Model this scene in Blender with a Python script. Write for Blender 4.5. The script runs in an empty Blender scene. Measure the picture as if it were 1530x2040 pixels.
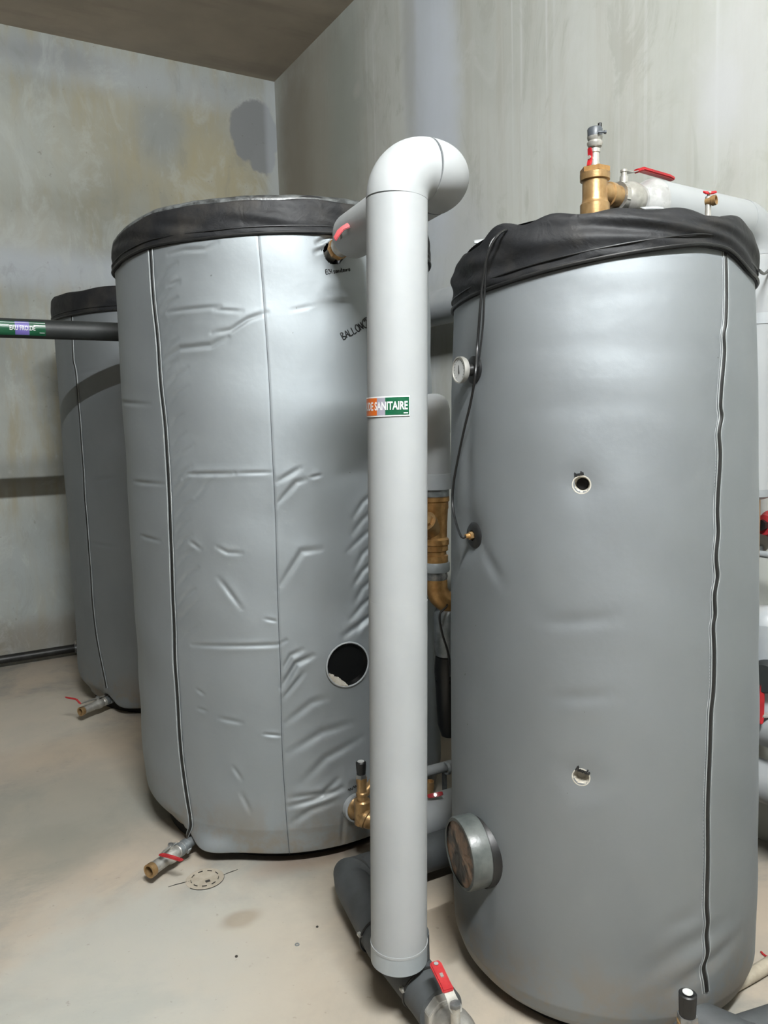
import bpy, bmesh, math, random
import numpy as np
from mathutils import Vector, Matrix

random.seed(5)
SC = bpy.context.scene
COL = SC.collection

# ------------------------------------------------------------------ camera
FPX = 1552.0                      # focal length in pixels of the 1530 x 2040 frame
PITCH, ROLL, PSI, EYE = 0.1073, 0.0296, 1.0414, 1.6
UX = (math.sin(PSI), math.cos(PSI)); VY = (-math.cos(PSI), math.sin(PSI))


def cam_to_world(x, y, z):
    return Vector((x * UX[0] + y * UX[1], x * VY[0] + y * VY[1], z))


def ray(px, py):
    x = (px - 765) / FPX; y = -(py - 1020) / FPX
    c, s = math.cos(ROLL), math.sin(ROLL)
    X = c * x + s * y; Y = -s * x + c * y
    return cam_to_world(X, math.cos(PITCH) + Y * math.sin(PITCH), -math.sin(PITCH) + Y * math.cos(PITCH))


EYEV = Vector((0, 0, EYE))
fwd = ray(765, 1020).normalized()
rgt = (ray(865, 1020) - ray(765, 1020)).normalized()
upv = (ray(765, 920) - ray(765, 1020)).normalized()
cd = bpy.data.cameras.new('camera'); cam = bpy.data.objects.new('camera', cd); COL.objects.link(cam)
M = Matrix((rgt, upv, -fwd)).transposed().to_4x4(); M.translation = EYEV
cam.matrix_world = M
cd.sensor_fit = 'VERTICAL'; cd.sensor_height = 36.0; cd.lens = FPX / 2040 * 36.0
cd.clip_start = 0.02
SC.camera = cam

# ------------------------------------------------------------------ world, lights, exposure
wd = bpy.data.worlds.new('world'); SC.world = wd; wd.use_nodes = True
wd.node_tree.nodes['Background'].inputs[0].default_value = (0.8, 0.85, 0.9, 1)
wd.node_tree.nodes['Background'].inputs[1].default_value = 0.05
LAMP = (0.22, -0.60, 4.03)        # bare fluorescent tube under the ceiling, built below with the room
LAMP_POWER = 1180.0
vs = SC.view_settings
vs.view_transform = 'Standard'; vs.look = 'None'; vs.gamma = 1.0; vs.use_curve_mapping = False
vs.exposure = 0.98
SC.cycles.max_bounces = 6; SC.cycles.diffuse_bounces = 4; SC.cycles.glossy_bounces = 3

# ------------------------------------------------------------------ placing helpers
YB, XR, CEIL = 6.02, 2.63, 4.36           # back wall, right wall, ceiling


def atz(px, py, z): d = ray(px, py); return EYEV + d * ((z - EYE) / d.z)
def atx(px, py, x): d = ray(px, py); return EYEV + d * (x / d.x)
def aty(px, py, y): d = ray(px, py); return EYEV + d * (y / d.y)
def atg(px, py, g): d = ray(px, py); return EYEV + d * (g / math.hypot(d.x, d.y))


def atcyl(px, py, c, R):
    """point on an upright cylinder seen at a pixel -> (point, angle)"""
    d = ray(px, py); a = d.x ** 2 + d.y ** 2; b = -(c[0] * d.x + c[1] * d.y); k = c[0] ** 2 + c[1] ** 2 - R * R
    D = max(b * b - a * k, 0.0); t = (-b - math.sqrt(D)) / a
    P = EYEV + d * t
    return P, math.atan2(P.y - c[1], P.x - c[0]) % (2 * math.pi)


def lin(c):
    return tuple((v / 12.92 if v <= 0.04045 else ((v + 0.055) / 1.055) ** 2.4) for v in [x / 255 for x in c])


# ------------------------------------------------------------------ materials
class NG:
    def __init__(s, name):
        s.m = bpy.data.materials.new(name); s.m.use_nodes = True; s.t = s.m.node_tree
        s.b = s.t.nodes['Principled BSDF']; s.tc = s.t.nodes.new('ShaderNodeTexCoord')
        s.pos = s.tc.outputs['Object']; s.cache = {}

    def n(s, t): return s.t.nodes.new(t)
    def l(s, a, b): s.t.links.new(a, b)

    def put(s, sock, v):
        if hasattr(v, 'is_output'): s.l(v, sock)
        elif isinstance(v, (tuple, list)): sock.default_value = (*v, 1) if len(v) == 3 and len(sock.default_value) == 4 else v
        else: sock.default_value = v

    def mapping(s, scale=(1, 1, 1), loc=(0, 0, 0), vec=None):
        q = s.n('ShaderNodeMapping'); s.l(vec or s.pos, q.inputs['Vector']); q.inputs['Scale'].default_value = scale
        q.inputs['Location'].default_value = loc; return q.outputs[0]

    def noise(s, scale, detail=4, rough=.55, vec=None, dist=0):
        q = s.n('ShaderNodeTexNoise'); s.l(vec or s.pos, q.inputs['Vector']); q.inputs['Scale'].default_value = scale
        q.inputs['Detail'].default_value = detail; q.inputs['Roughness'].default_value = rough
        q.inputs['Distortion'].default_value = dist; return q.outputs['Fac']

    def math(s, op, a, b=0.0, clamp=False):
        q = s.n('ShaderNodeMath'); q.operation = op; q.use_clamp = clamp; s.put(q.inputs[0], a); s.put(q.inputs[1], b); return q.outputs[0]

    def step(s, v, a, b, smooth=True):
        q = s.n('ShaderNodeMapRange'); s.put(q.inputs['Value'], v)
        q.inputs['From Min'].default_value = a; q.inputs['From Max'].default_value = b
        q.interpolation_type = 'SMOOTHSTEP' if smooth else 'LINEAR'; return q.outputs[0]

    def mix(s, f, a, b):
        q = s.n('ShaderNodeMix'); q.data_type = 'RGBA'; s.put(q.inputs[0], f); s.put(q.inputs[6], a); s.put(q.inputs[7], b); return q.outputs[2]

    def blob(s, c, rad, soft=.35, warp=.5, wscale=6, vec=None):
        """soft-edged ragged ellipse mask round a point of the surface"""
        q = s.n('ShaderNodeVectorMath'); q.operation = 'SUBTRACT'; s.l(vec or s.pos, q.inputs[0]); q.inputs[1].default_value = tuple(c)
        e = s.n('ShaderNodeVectorMath'); e.operation = 'DIVIDE'; s.l(q.outputs[0], e.inputs[0]); e.inputs[1].default_value = tuple(rad)
        k = s.n('ShaderNodeVectorMath'); k.operation = 'LENGTH'; s.l(e.outputs[0], k.inputs[0])
        if wscale not in s.cache: s.cache[wscale] = s.math('SUBTRACT', s.noise(wscale, 4, .6), .5)
        w = s.math('MULTIPLY', s.cache[wscale], warp * 2)
        return s.math('SUBTRACT', 1.0, s.step(s.math('ADD', k.outputs['Value'], w), 1 - soft, 1 + soft))

    def bump(s, h, strength=.2, dist=.01):
        q = s.n('ShaderNodeBump'); s.l(h, q.inputs['Height']); q.inputs['Strength'].default_value = strength
        q.inputs['Distance'].default_value = dist; s.l(q.outputs[0], s.b.inputs['Normal'])

    def done(s, col, rough, metal=0.0, spec=.5):
        s.put(s.b.inputs['Base Color'], col); s.put(s.b.inputs['Roughness'], rough); s.put(s.b.inputs['Metallic'], metal)
        s.b.inputs['Specular IOR Level'].default_value = spec
        return s.m


def pm(name, c1, c2=None, rough=.5, metal=0.0, scale=12, bump=0.0, bscale=60, lo=.35, hi=.65, spec=.5, rvar=.08, stretch=(1, 1, 1)):
    g = NG(name); v = g.mapping(stretch)
    c2 = c2 or tuple(x * .85 for x in c1)
    c1, c2 = [tuple(x * .83 for x in c) for c in (c1, c2)]
    col = g.mix(g.step(g.noise(scale, 5, .6, v), lo, hi), lin(c1), lin(c2))
    rr = g.math('ADD', g.math('MULTIPLY', g.noise(scale * 2.3, 3, .5, v), rvar * 2), rough - rvar)
    if bump: g.bump(g.noise(bscale, 4, .6, v), bump, .004)
    return g.done(col, rr, metal, spec)


MT = {}
MT['white_pvc'] = pm('white_pvc', (180, 184, 185), (174, 178, 179), .56, scale=3, rvar=.03)
MT['white_pvc_old'] = pm('white_pvc_old', (192, 197, 200), (180, 186, 190), .4, scale=4)
MT['grey_pvc'] = pm('grey_pvc', (176, 183, 186), (164, 172, 175), .4, scale=5)
MT['brass'] = pm('brass', (206, 170, 120), (184, 146, 96), .36, .65, scale=25, bump=.12, bscale=180)
MT['bronze'] = pm('bronze', (222, 174, 110), (186, 138, 82), .36, .6, scale=22, bump=.15, bscale=160)
MT['nickel'] = pm('nickel', (222, 220, 212), (192, 189, 180), .34, .55, scale=30)
MT['steel'] = pm('steel', (180, 182, 182), (140, 142, 142), .35, .7, scale=30)
MT['foil'] = pm('foil', (225, 226, 224), (190, 190, 188), .3, .3, scale=18, bump=.4, bscale=40)
MT['galvanised'] = pm('galvanised', (170, 176, 178), (140, 146, 148), .4, .6, scale=20)
MT['red'] = pm('red_plastic', (196, 34, 42), (170, 24, 34), .38, scale=20)
MT['red_worn'] = pm('red_worn', (206, 62, 64), (188, 44, 50), .45, scale=30)
MT['black_rubber'] = pm('black_rubber', (30, 31, 31), (18, 19, 20), .45, scale=20)
MT['gloss_black'] = pm('gloss_black', (16, 17, 18), (9, 10, 11), .3, scale=6)
MT['grey_plastic'] = pm('grey_plastic', (84, 90, 96), (70, 76, 82), .45, scale=20)
MT['foam_insulation'] = pm('foam_insulation', (82, 86, 88), (66, 69, 70), .62, scale=7, bump=.1, bscale=140, lo=.4, hi=.75)
MT['dark_insulation'] = pm('dark_insulation', (48, 52, 52), (38, 42, 42), .55, scale=7)
MT['iron'] = pm('iron', (58, 58, 56), (40, 40, 38), .45, .4, scale=18)
MT['tank_base'] = pm('tank_base', (30, 28, 25), (20, 19, 17), .8, scale=10)
MT['white_foam'] = pm('white_foam', (216, 212, 200), (196, 188, 172), .85, scale=40, bump=.5, bscale=120)
MT['dial_white'] = pm('dial_white', (226, 228, 226), (218, 220, 218), .3)
MT['ink'] = pm('ink', (22, 24, 26), (30, 32, 34), .5)
MT['sticker_white'] = pm('sticker_white', (238, 240, 240), (230, 232, 232), .35)
MT['sticker_green'] = pm('sticker_green', (14, 96, 62), (10, 86, 54), .35)
MT['sticker_orange'] = pm('sticker_orange', (226, 112, 40), (216, 104, 34), .35)
MT['sticker_grey'] = pm('sticker_grey', (168, 164, 178), (160, 156, 170), .35)
MT['sticker_violet'] = pm('sticker_violet', (128, 116, 196), (118, 106, 186), .35)
MT['conduit'] = pm('conduit', (206, 196, 176), (186, 176, 156), .5, scale=15)
MT['zip'] = pm('zip', (24, 25, 24), (34, 35, 33), .5)
MT['piping'] = pm('piping', (176, 182, 182), (158, 164, 164), .5)
MT['drain_plastic'] = pm('drain_plastic', (194, 184, 166), (178, 168, 150), .8, scale=25)
MT['slot'] = pm('slot', (40, 36, 32), (52, 48, 42), .9)
MT['bare_concrete'] = pm('bare_concrete', (70, 68, 66), (60, 58, 56), .9, scale=2, bump=.2, bscale=12)
MT['thread'] = pm('thread', (190, 194, 196), (180, 184, 186), .7)


def jacket_mat(name, c1, c2, dust_z):
    g = NG(name)
    base = g.mix(g.step(g.noise(2.2, 4, .5, g.mapping((1, 1, .6))), .35, .7), lin(c1), lin(c2))
    sep = g.n('ShaderNodeSeparateXYZ'); g.l(g.pos, sep.inputs[0])
    d = g.math('MULTIPLY', g.math('SUBTRACT', 1.0, g.step(sep.outputs[2], .03, dust_z)), g.step(g.noise(7, 5, .65), .38, .62))
    col = g.mix(g.math('MULTIPLY', d, .55), base, lin((150, 132, 108)))
    sp = g.math('GREATER_THAN', g.noise(55, 1, .4), .835)
    col = g.mix(g.math('MULTIPLY', sp, .5), col, lin((70, 66, 60)))
    rr = g.math('ADD', g.math('MULTIPLY', g.noise(5, 4, .6), .10), .60)
    w = g.noise(420, 2, .5)
    g.bump(g.math('ADD', g.math('MULTIPLY', g.noise(14, 3, .5), 1.0), g.math('MULTIPLY', w, .05)), .25, .006)
    return g.done(col, rr, .78, .5)


MT['jacket'] = jacket_mat('jacket', (139, 144, 147), (131, 136, 139), .34)
MT['jacket_shiny'] = jacket_mat('jacket_shiny', (154, 160, 163), (145, 151, 154), .34)  # lit copy of the jacket: lighter base makes up light missing on middle tank


def vinyl_mat():
    g = NG('vinyl')
    n1 = g.noise(6, 5, .6)
    col = g.mix(g.step(n1, .45, .75), lin((25, 26, 28)), lin((46, 44, 41)))
    rr = g.math('ADD', g.math('MULTIPLY', g.noise(9, 4, .6), .2), .50)
    g.bump(g.noise(16, 4, .55, dist=.6), .45, .01)
    return g.done(col, rr, 0, .28)


MT['vinyl'] = vinyl_mat()
MT['vinyl_lit_trim'] = pm('vinyl_lit_trim', (112, 116, 116), (58, 60, 60), .35, scale=30, bump=.6, bscale=50)  # paler than the lid: light on the slanted shoulder is put into this grey
MT['rusty_face'] = pm('rusty_face', (142, 112, 88), (54, 50, 46), .32, 0, scale=14, bump=.6, bscale=30, lo=.42, hi=.56)
MT['flange_side'] = pm('flange_side', (108, 113, 110), (74, 80, 78), .36, 0, scale=9, bump=.25, bscale=40)


# ------------------------------------------------------------------ mesh builder
def frame(o, z, x=None):
    """matrix whose local z axis points along z"""
    z = Vector(z).normalized()
    x = Vector(x) if x is not None else (Vector((0, 0, 1)) if abs(z.z) < .9 else Vector((1, 0, 0)))
    x = (x - z * x.dot(z)).normalized(); y = z.cross(x)
    m = Matrix((x, y, z)).transposed().to_4x4(); m.translation = Vector(o); return m


class MB:
    def __init__(s, m=None): s.v = []; s.f = []; s.m = m or Matrix.Identity(4)

    def add(s, vs_, fs_, m=None):
        k = len(s.v); mm = s.m if m is None else m
        s.v += [tuple(mm @ Vector(p)) for p in vs_]; s.f += [tuple(i + k for i in f) for f in fs_]
        return s

    def lathe(s, prof, seg=28, m=None, phase=0.0, a0=0.0, a1=None):
        full = a1 is None; a1 = 2 * math.pi if full else a1
        n = seg if full else seg + 1
        V = []; Fc = []
        for r, h in prof:
            for i in range(n):
                a = a0 + phase + (a1 - a0) * i / seg; V.append((r * math.cos(a), r * math.sin(a), h))
        for j in range(len(prof) - 1):
            for i in range(seg):
                q = (i + 1) % n if full else i + 1
                if prof[j][0] == 0 and prof[j + 1][0] == 0: continue
                Fc.append((j * n + i, j * n + q, (j + 1) * n + q, (j + 1) * n + i))
        return s.add(V, Fc, m)

    def tube(s, pts, r, seg=16, caps=True, closed=False, flat=1.0):
        P = [Vector(p) for p in pts]; n = len(P)
        rr = r if isinstance(r, (list, tuple)) else [r] * n
        T = []
        for i in range(n):
            a = P[i - 1] if (i > 0 or closed) else P[i]; b = P[(i + 1) % n] if (i < n - 1 or closed) else P[i]
            T.append((b - a).normalized())
        x = Vector((0, 0, 1)) if abs(T[0].z) < .9 else Vector((1, 0, 0))
        x = (x - T[0] * x.dot(T[0])).normalized()
        V = []; Fc = []
        for i in range(n):
            x = (x - T[i] * x.dot(T[i])).normalized(); y = T[i].cross(x)
            for k in range(seg):
                a = 2 * math.pi * k / seg
                V.append(tuple(P[i] + x * (rr[i] * math.cos(a)) + y * (rr[i] * flat * math.sin(a))))
        for i in range(n if closed else n - 1):
            j = (i + 1) % n
            for k in range(seg):
                q = (k + 1) % seg; Fc.append((i * seg + k, i * seg + q, j * seg + q, j * seg + k))
        if caps and not closed:
            Fc.append(tuple(reversed(range(seg)))); Fc.append(tuple(range((n - 1) * seg, n * seg)))
        return s.add(V, Fc)

    def box(s, c, size, m=None):
        c = Vector(c); h = [x / 2 for x in size]
        V = [(c.x + a * h[0], c.y + b * h[1], c.z + d * h[2]) for a in (-1, 1) for b in (-1, 1) for d in (-1, 1)]
        return s.add(V, [(0, 1, 3, 2), (4, 6, 7, 5), (0, 4, 5, 1), (2, 3, 7, 6), (0, 2, 6, 4), (1, 5, 7, 3)], m)

    def strip(s, pts, widths, thick, side, m=None):
        """flat bar bent along a path; side = direction across its width"""
        P = [Vector(p) for p in pts]; sd = Vector(side).normalized(); V = []; Fc = []; n = len(P)
        for i, p in enumerate(P):
            t = (P[min(i + 1, n - 1)] - P[max(i - 1, 0)]).normalized(); nn = t.cross(sd).normalized()
            w = widths[i] / 2
            for a, b in ((-1, -1), (1, -1), (1, 1), (-1, 1)): V.append(tuple(p + sd * (a * w) + nn * (b * thick / 2)))
        for i in range(n - 1):
            for k in range(4):
                q = (k + 1) % 4; Fc.append((i * 4 + k, i * 4 + q, i * 4 + 4 + q, i * 4 + 4 + k))
        Fc.append((3, 2, 1, 0)); Fc.append(tuple(range(4 * n - 4, 4 * n)))
        return s.add(V, Fc, m)

    def build(s, name, mat, parent=None, bevel=0.0, smooth=True, angle=38):
        me = bpy.data.meshes.new(name)
        inv = wmat(parent).inverted() if parent else Matrix.Identity(4)
        me.from_pydata([tuple(inv @ Vector(p)) for p in s.v] if parent else s.v, [], s.f); me.validate()
        bm = bmesh.new(); bm.from_mesh(me)
        bmesh.ops.recalc_face_normals(bm, faces=bm.faces)
        if bevel:
            eds = [e for e in bm.edges if len(e.link_faces) == 2 and e.calc_face_angle(0) > .6]
            bmesh.ops.bevel(bm, geom=eds, offset=bevel, segments=2, affect='EDGES', clamp_overlap=True)
        bm.to_mesh(me); bm.free()
        if smooth: me.shade_smooth(); me.set_sharp_from_angle(angle=math.radians(angle))
        return link(name, me, mat, parent)


def wmat(o):
    m = o.matrix_basis.copy()
    while o.parent: o = o.parent; m = o.matrix_basis @ m
    return m


def link(name, me, mat, parent=None):
    o = bpy.data.objects.new(name, me); COL.objects.link(o)
    me.materials.append(MT[mat] if isinstance(mat, str) else mat)
    if parent: o.parent = parent
    return o


def tag(o, label, cat, group=None):
    o['label'] = label; o['category'] = cat
    if group: o['group'] = group
    return o


def thing(name, loc, label, cat, group=None):
    o = bpy.data.objects.new(name, None); COL.objects.link(o); o.location = loc
    o.empty_display_size = .05
    o.matrix_world = Matrix.Translation(loc)
    return tag(o, label, cat, group)


def arc(P, d1, d2, R, n=12):
    P = Vector(P); d1 = Vector(d1).normalized(); d2 = Vector(d2).normalized(); c = P + d2 * R
    return [c - d2 * (R * math.cos(t)) + d1 * (R * math.sin(t)) for t in [math.pi / 2 * i / n for i in range(n + 1)]]


def smooth_path(pts, n=8):
    P = [Vector(p) for p in pts]; P = [P[0] * 2 - P[1]] + P + [P[-1] * 2 - P[-2]]; o = []
    for i in range(1, len(P) - 2):
        for k in range(n):
            t = k / n; a, b, c, d = P[i - 1:i + 3]
            o.append(.5 * ((2 * b) + (c - a) * t + (2 * a - 5 * b + 4 * c - d) * t * t + (3 * b - a - 3 * c + d) * t ** 3))
    o.append(P[-2]); return o


# ------------------------------------------------------------------ lettering
def text_mesh(body, height, squeeze=1.0, bold=0.0):
    cu = bpy.data.curves.new('t', 'FONT'); cu.body = body; cu.size = 1.0; cu.offset = bold; cu.resolution_u = 3
    o = bpy.data.objects.new('t', cu); COL.objects.link(o)
    me = bpy.data.meshes.new_from_object(o.evaluated_get(bpy.context.evaluated_depsgraph_get()))
    vv = np.array([v.co[:] for v in me.vertices]); ff = [tuple(p.vertices) for p in me.polygons]
    bpy.data.objects.remove(o); bpy.data.curves.remove(cu); bpy.data.meshes.remove(me)
    h = vv[:, 1].max() - vv[:, 1].min(); vv[:, 1] -= vv[:, 1].min(); vv[:, 0] -= vv[:, 0].min()
    vv *= height / h; vv[:, 0] *= squeeze
    return vv[:, :2], ff


HAND = {
    'E': [[(.6, 1), (.05, .95), (0, .05), (.6, 0)], [(0, .5), (.5, .55)]],
    'C': [[(.6, .85), (.35, 1), (.05, .65), (.05, .25), (.3, 0), (.6, .1)]],
    'H': [[(0, 1), (.05, 0)], [(.6, 1), (.6, 0)], [(0, .5), (.6, .5)]],
    's': [[(.45, .5), (.2, .6), (.05, .45), (.4, .2), (.3, 0), (0, .05)]],
    'a': [[(.45, .5), (.15, .55), (0, .2), (.2, 0), (.45, .3), (.45, .5), (.5, 0)]],
    'n': [[(0, .5), (.05, 0), (.1, .4), (.35, .5), (.4, 0)]],
    'i': [[(.1, .5), (.12, 0)]],
    't': [[(.2, .95), (.15, .1), (.35, 0)], [(0, .6), (.4, .6)]],
    'r': [[(0, .5), (.05, 0), (.1, .35), (.4, .5)]],
    'e': [[(0, .25), (.4, .3), (.25, .55), (.02, .3), (.1, 0), (.45, .1)]],
    'B': [[(0, 0), (.05, 1), (.5, .85), (.1, .5), (.6, .3), (.4, 0), (0, 0)]],
    'A': [[(0, 0), (.3, 1), (.6, 0)], [(.1, .4), (.5, .4)]],
    'L': [[(.05, 1), (0, 0), (.55, .05)]],
    'O': [[(.3, 1), (0, .6), (.1, .1), (.4, 0), (.65, .4), (.55, .9), (.3, 1)]],
    'N': [[(0, 0), (.05, 1), (.5, 0), (.6, 1)]],
    'o': [[(.2, .55), (0, .3), (.2, 0), (.42, .25), (.2, .55)]],
    'd': [[(.42, .5), (.1, .5), (0, .15), (.25, 0), (.42, .3), (.48, 1), (.48, 0)]],
    '2': [[(.05, .8), (.3, 1), (.5, .75), (0, 0), (.6, .05)]],
    '~': [[(0, .3), (.15, .6), (.2, .1), (.4, .5), (.5, 0), (.7, .4)]],
    ' ': [],
}


def handwriting(text, a, b, hpx, surf, parent, lw=.0016, ring=False, name='handwriting'):
    """pen strokes laid on a curved surface between two pixels of the photograph"""
    adv = {'i': .28, 't': .5, 'r': .5, ' ': .4}
    tot = sum(adv.get(ch, .62) + .12 for ch in text); x = 0; mb = MB()
    dx, dy = b[0] - a[0], b[1] - a[1]; L = math.hypot(dx, dy); ux, uy = dx / L, dy / L; k = L / tot

    def pix(lx, ly): return (a[0] + ux * lx * k + uy * ly * hpx, a[1] + uy * lx * k - ux * ly * hpx)
    for ch in text:
        for st in HAND[ch]:
            pts = smooth_path([Vector((*pix(x + p[0], p[1]), 0)) for p in st], 3)
            mb.tube([surf(p.x, p.y, .0006) for p in pts], lw, 5)
        x += adv.get(ch, .62) + .12
    if ring:
        cx, cy = pix(x - .42, .5)
        mb.tube([surf(cx + hpx * .62 * math.cos(t), cy + hpx * .72 * math.sin(t), .0006) for t in [i * 2 * math.pi / 20 for i in range(20)]], lw, 5, closed=True)
    return mb.build(name, 'ink', parent)


# ------------------------------------------------------------------ room
def wall_mats():
    g = NG('back_wall_plaster')
    P = lambda px, py: aty(px, py, YB)
    lin = lambda c: globals()['lin'](tuple(min(255, x * .97) for x in c))
    base = g.mix(g.step(g.noise(1.3, 5, .6), .35, .65), lin((158, 161, 155)), lin((142, 145, 140)))
    streak = g.noise(1.0, 5, .6, g.mapping((9, 1, 1.6)))
    base = g.mix(g.math('MULTIPLY', g.step(streak, .42, .70), .6), base, lin((150, 141, 114)))
    for (px, py, rx, rz, c, f, w, sc) in [
        (300, 300, .85, .42, (160, 153, 128), .5, .8, 3),
        (430, 360, .36, .38, (164, 156, 128), .6, .8, 4),
        (120, 420, .5, .3, (128, 126, 112), .6, .6, 4),
        (320, 265, .16, .22, (140, 144, 142), .85, .5, 5),
        (60, 300, .35, .3, (168, 172, 166), .6, .6, 4),
        (60, 470, .35, .2, (176, 178, 172), .55, .6, 5),
        (240, 150, 1.2, .12, (160, 165, 168), .6, .5, 3),
        (100, 110, .35, .08, (128, 130, 130), .6, .5, 4),
        (130, 540, 1.5, .13, (172, 178, 184), .7, .4, 3),
        (40, 940, .6, .09, (120, 122, 118), .6, .4, 4),  # dark stripe: shadow of the cold water pipe painted into the plaster
        (60, 1150, .25, .4, (152, 160, 162), .5, .6, 4),
        (90, 1265, 1.0, .12, (118, 110, 100), .6, .4, 4),
    ]:
        base = g.mix(g.math('MULTIPLY', g.blob(P(px, py), (rx, .5, rz), .7, w, sc), f), base, lin(c))
    pt = g.noise(2.6, 6, .7, g.mapping((1.6, 1, .9), (4, 0, 2)), .8)
    base = g.mix(g.math('MULTIPLY', g.step(pt, .50, .68), .35), base, lin((180, 184, 180)))
    base = g.mix(g.math('MULTIPLY', g.step(pt, .46, .32), .3), base, lin((126, 128, 122)))
    pq = P(507, 262); st = g.blob(pq, (.2, .5, .24), .06, .35, 5)
    base = g.mix(st, base, lin((126, 128, 128)))
    pq = P(524, 318); st2 = g.blob(pq, (.1, .5, .12), .12, .6, 7)
    base = g.mix(st2, base, lin((128, 130, 130)))
    pq = P(545, 300); edge = g.blob(pq, (.06, .5, 1.1), .5, .25, 4)
    base = g.mix(g.math('MULTIPLY', edge, .5), base, lin((172, 178, 182)))
    sp = g.step(g.noise(26, 2, .5), .72, .78)
    base = g.mix(g.math('MULTIPLY', sp, .35), base, lin((104, 98, 86)))
    g.bump(g.noise(9, 6, .6), .25, .01)
    a = g.done(base, .85, 0, .25)

    lin = lambda c: globals()['lin'](tuple(x * .87 for x in c))
    g = NG('right_wall_plaster')
    Q = lambda px, py: atx(px, py, XR)
    base = g.mix(g.step(g.noise(1.1, 5, .6), .35, .65), lin((214, 217, 210)), lin((202, 205, 197)))
    st = g.noise(1.0, 5, .65, g.mapping((1, 10, .7)))
    base = g.mix(g.math('MULTIPLY', g.step(st, .45, .7), .5), base, lin((196, 194, 182)))
    st = g.noise(1.0, 3, .5, g.mapping((1, 22, .35), (0, 3, 0)))
    base = g.mix(g.math('MULTIPLY', g.step(st, .58, .74), .6), base, lin((230, 234, 232)))
    pt = g.noise(2.2, 6, .7, g.mapping((1, 1.8, .8), (0, 7, 1)), .8)
    base = g.mix(g.math('MULTIPLY', g.step(pt, .5, .68), .4), base, lin((222, 225, 221)))
    base = g.mix(g.math('MULTIPLY', g.step(pt, .46, .34), .45), base, lin((180, 180, 168)))
    for (px, py, ry, rz, c, f, w, sc) in [
        (630, 330, .75, 1.3, (160, 155, 141), .8, .45, 3),
        (590, 330, .25, .9, (146, 138, 124), .6, .45, 3),
        (690, 200, .25, .7, (164, 172, 164), .6, .55, 4),
        (850, 130, .20, 1.4, (210, 218, 228), .75, .6, 4),
        (880, 220, .16, .6, (222, 229, 238), .8, .5, 5),
        (815, 60, .06, .6, (178, 178, 172), .5, .5, 5),
        (712, 178, .045, .045, (190, 190, 182), .9, .5, 12),
        (1440, 190, .08, .12, (226, 228, 230), .6, .5, 6),
        (1480, 130, .18, .3, (216, 218, 218), .5, .8, 5),
        (930, 520, .2, .35, (206, 210, 212), .6, .5, 4),
    ]:
        base = g.mix(g.math('MULTIPLY', g.blob(Q(px, py), (.5, ry, rz), .65, w, sc), f), base, lin(c))
    g.bump(g.noise(9, 6, .6), .2, .008)
    b = g.done(base, .85, 0, .25)

    g = NG('ceiling_concrete')
    base = g.mix(g.step(g.noise(1.6, 5, .6), .3, .7), lin((208, 194, 176)), lin((192, 180, 164)))
    base = g.mix(g.math('MULTIPLY', g.step(g.noise(1, 4, .6, g.mapping((.8, 4, 1))), .5, .7), .35), base, lin((158, 144, 132)))
    g.bump(g.noise(12, 5, .6), .2, .008)
    c = g.done(base, .9, 0, .2)

    g = NG('floor_concrete')
    base = g.mix(g.step(g.noise(1.7, 6, .6), .36, .66), lin((196, 182, 164)), lin((178, 170, 157)))
    cl = g.noise(1.3, 7, .68, dist=.4)
    base = g.mix(g.math('MULTIPLY', g.step(cl, .46, .62), .8), base, lin((150, 150, 143)))
    for (px, py, r1, r2, c_, f) in [(150, 1600, .5, .42, (158, 158, 148), .6), (40, 1440, .6, .5, (206, 198, 182), .7),
                                   (300, 1930, .5, .45, (190, 192, 184), .7), (480, 1830, .06, .04, (140, 128, 110), .7),
                                   (90, 1700, .3, .2, (140, 140, 130), .45), (200, 1480, .4, .2, (192, 178, 158), .6),
                                   (640, 1700, .25, .08, (150, 120, 100), .5), (820, 1850, .6, .5, (200, 186, 166), .5)]:
        base = g.mix(g.math('MULTIPLY', g.blob(atz(px, py, 0), (r1, r2, .5), .45, .6, 5), f), base, lin(c_))
    base = g.mix(g.math('MULTIPLY', g.step(g.noise(38, 3, .6), .66, .74), .35), base, lin((130, 120, 106)))
    g.bump(g.noise(14, 6, .62), .15, .006)
    d = g.done(base, g.math('ADD', g.math('MULTIPLY', g.noise(3, 4), .2), .55), 0, .3)
    return a, b, c, d


MT['back_wall'], MT['right_wall'], MT['ceiling'], MT['floor'] = wall_mats()
X0, Y0 = -3.4, -3.0


def slab(name, lo, hi, mat):
    c = [(a + b) / 2 for a, b in zip(lo, hi)]; sz = [b - a for a, b in zip(lo, hi)]
    o = MB().box(c, sz).build(name, mat, smooth=False); o['kind'] = 'structure'; return o


slab('floor', (X0 - .2, Y0 - .2, -.2), (XR + .2, YB + .2, 0), 'floor')
slab('ceiling', (X0 - .2, Y0 - .2, CEIL), (XR + .2, YB + .2, CEIL + .2), 'ceiling')
slab('wall_back', (X0 - .2, YB, 0), (XR + .2, YB + .2, CEIL), 'back_wall')
slab('wall_right', (XR, Y0 - .2, 0), (XR + .2, YB, CEIL), 'right_wall')
slab('wall_left', (X0 - .2, Y0 - .2, 0), (X0, YB, CEIL), 'bare_concrete')
slab('wall_front', (X0, Y0 - .2, 0), (XR, Y0, CEIL), 'bare_concrete')


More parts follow.
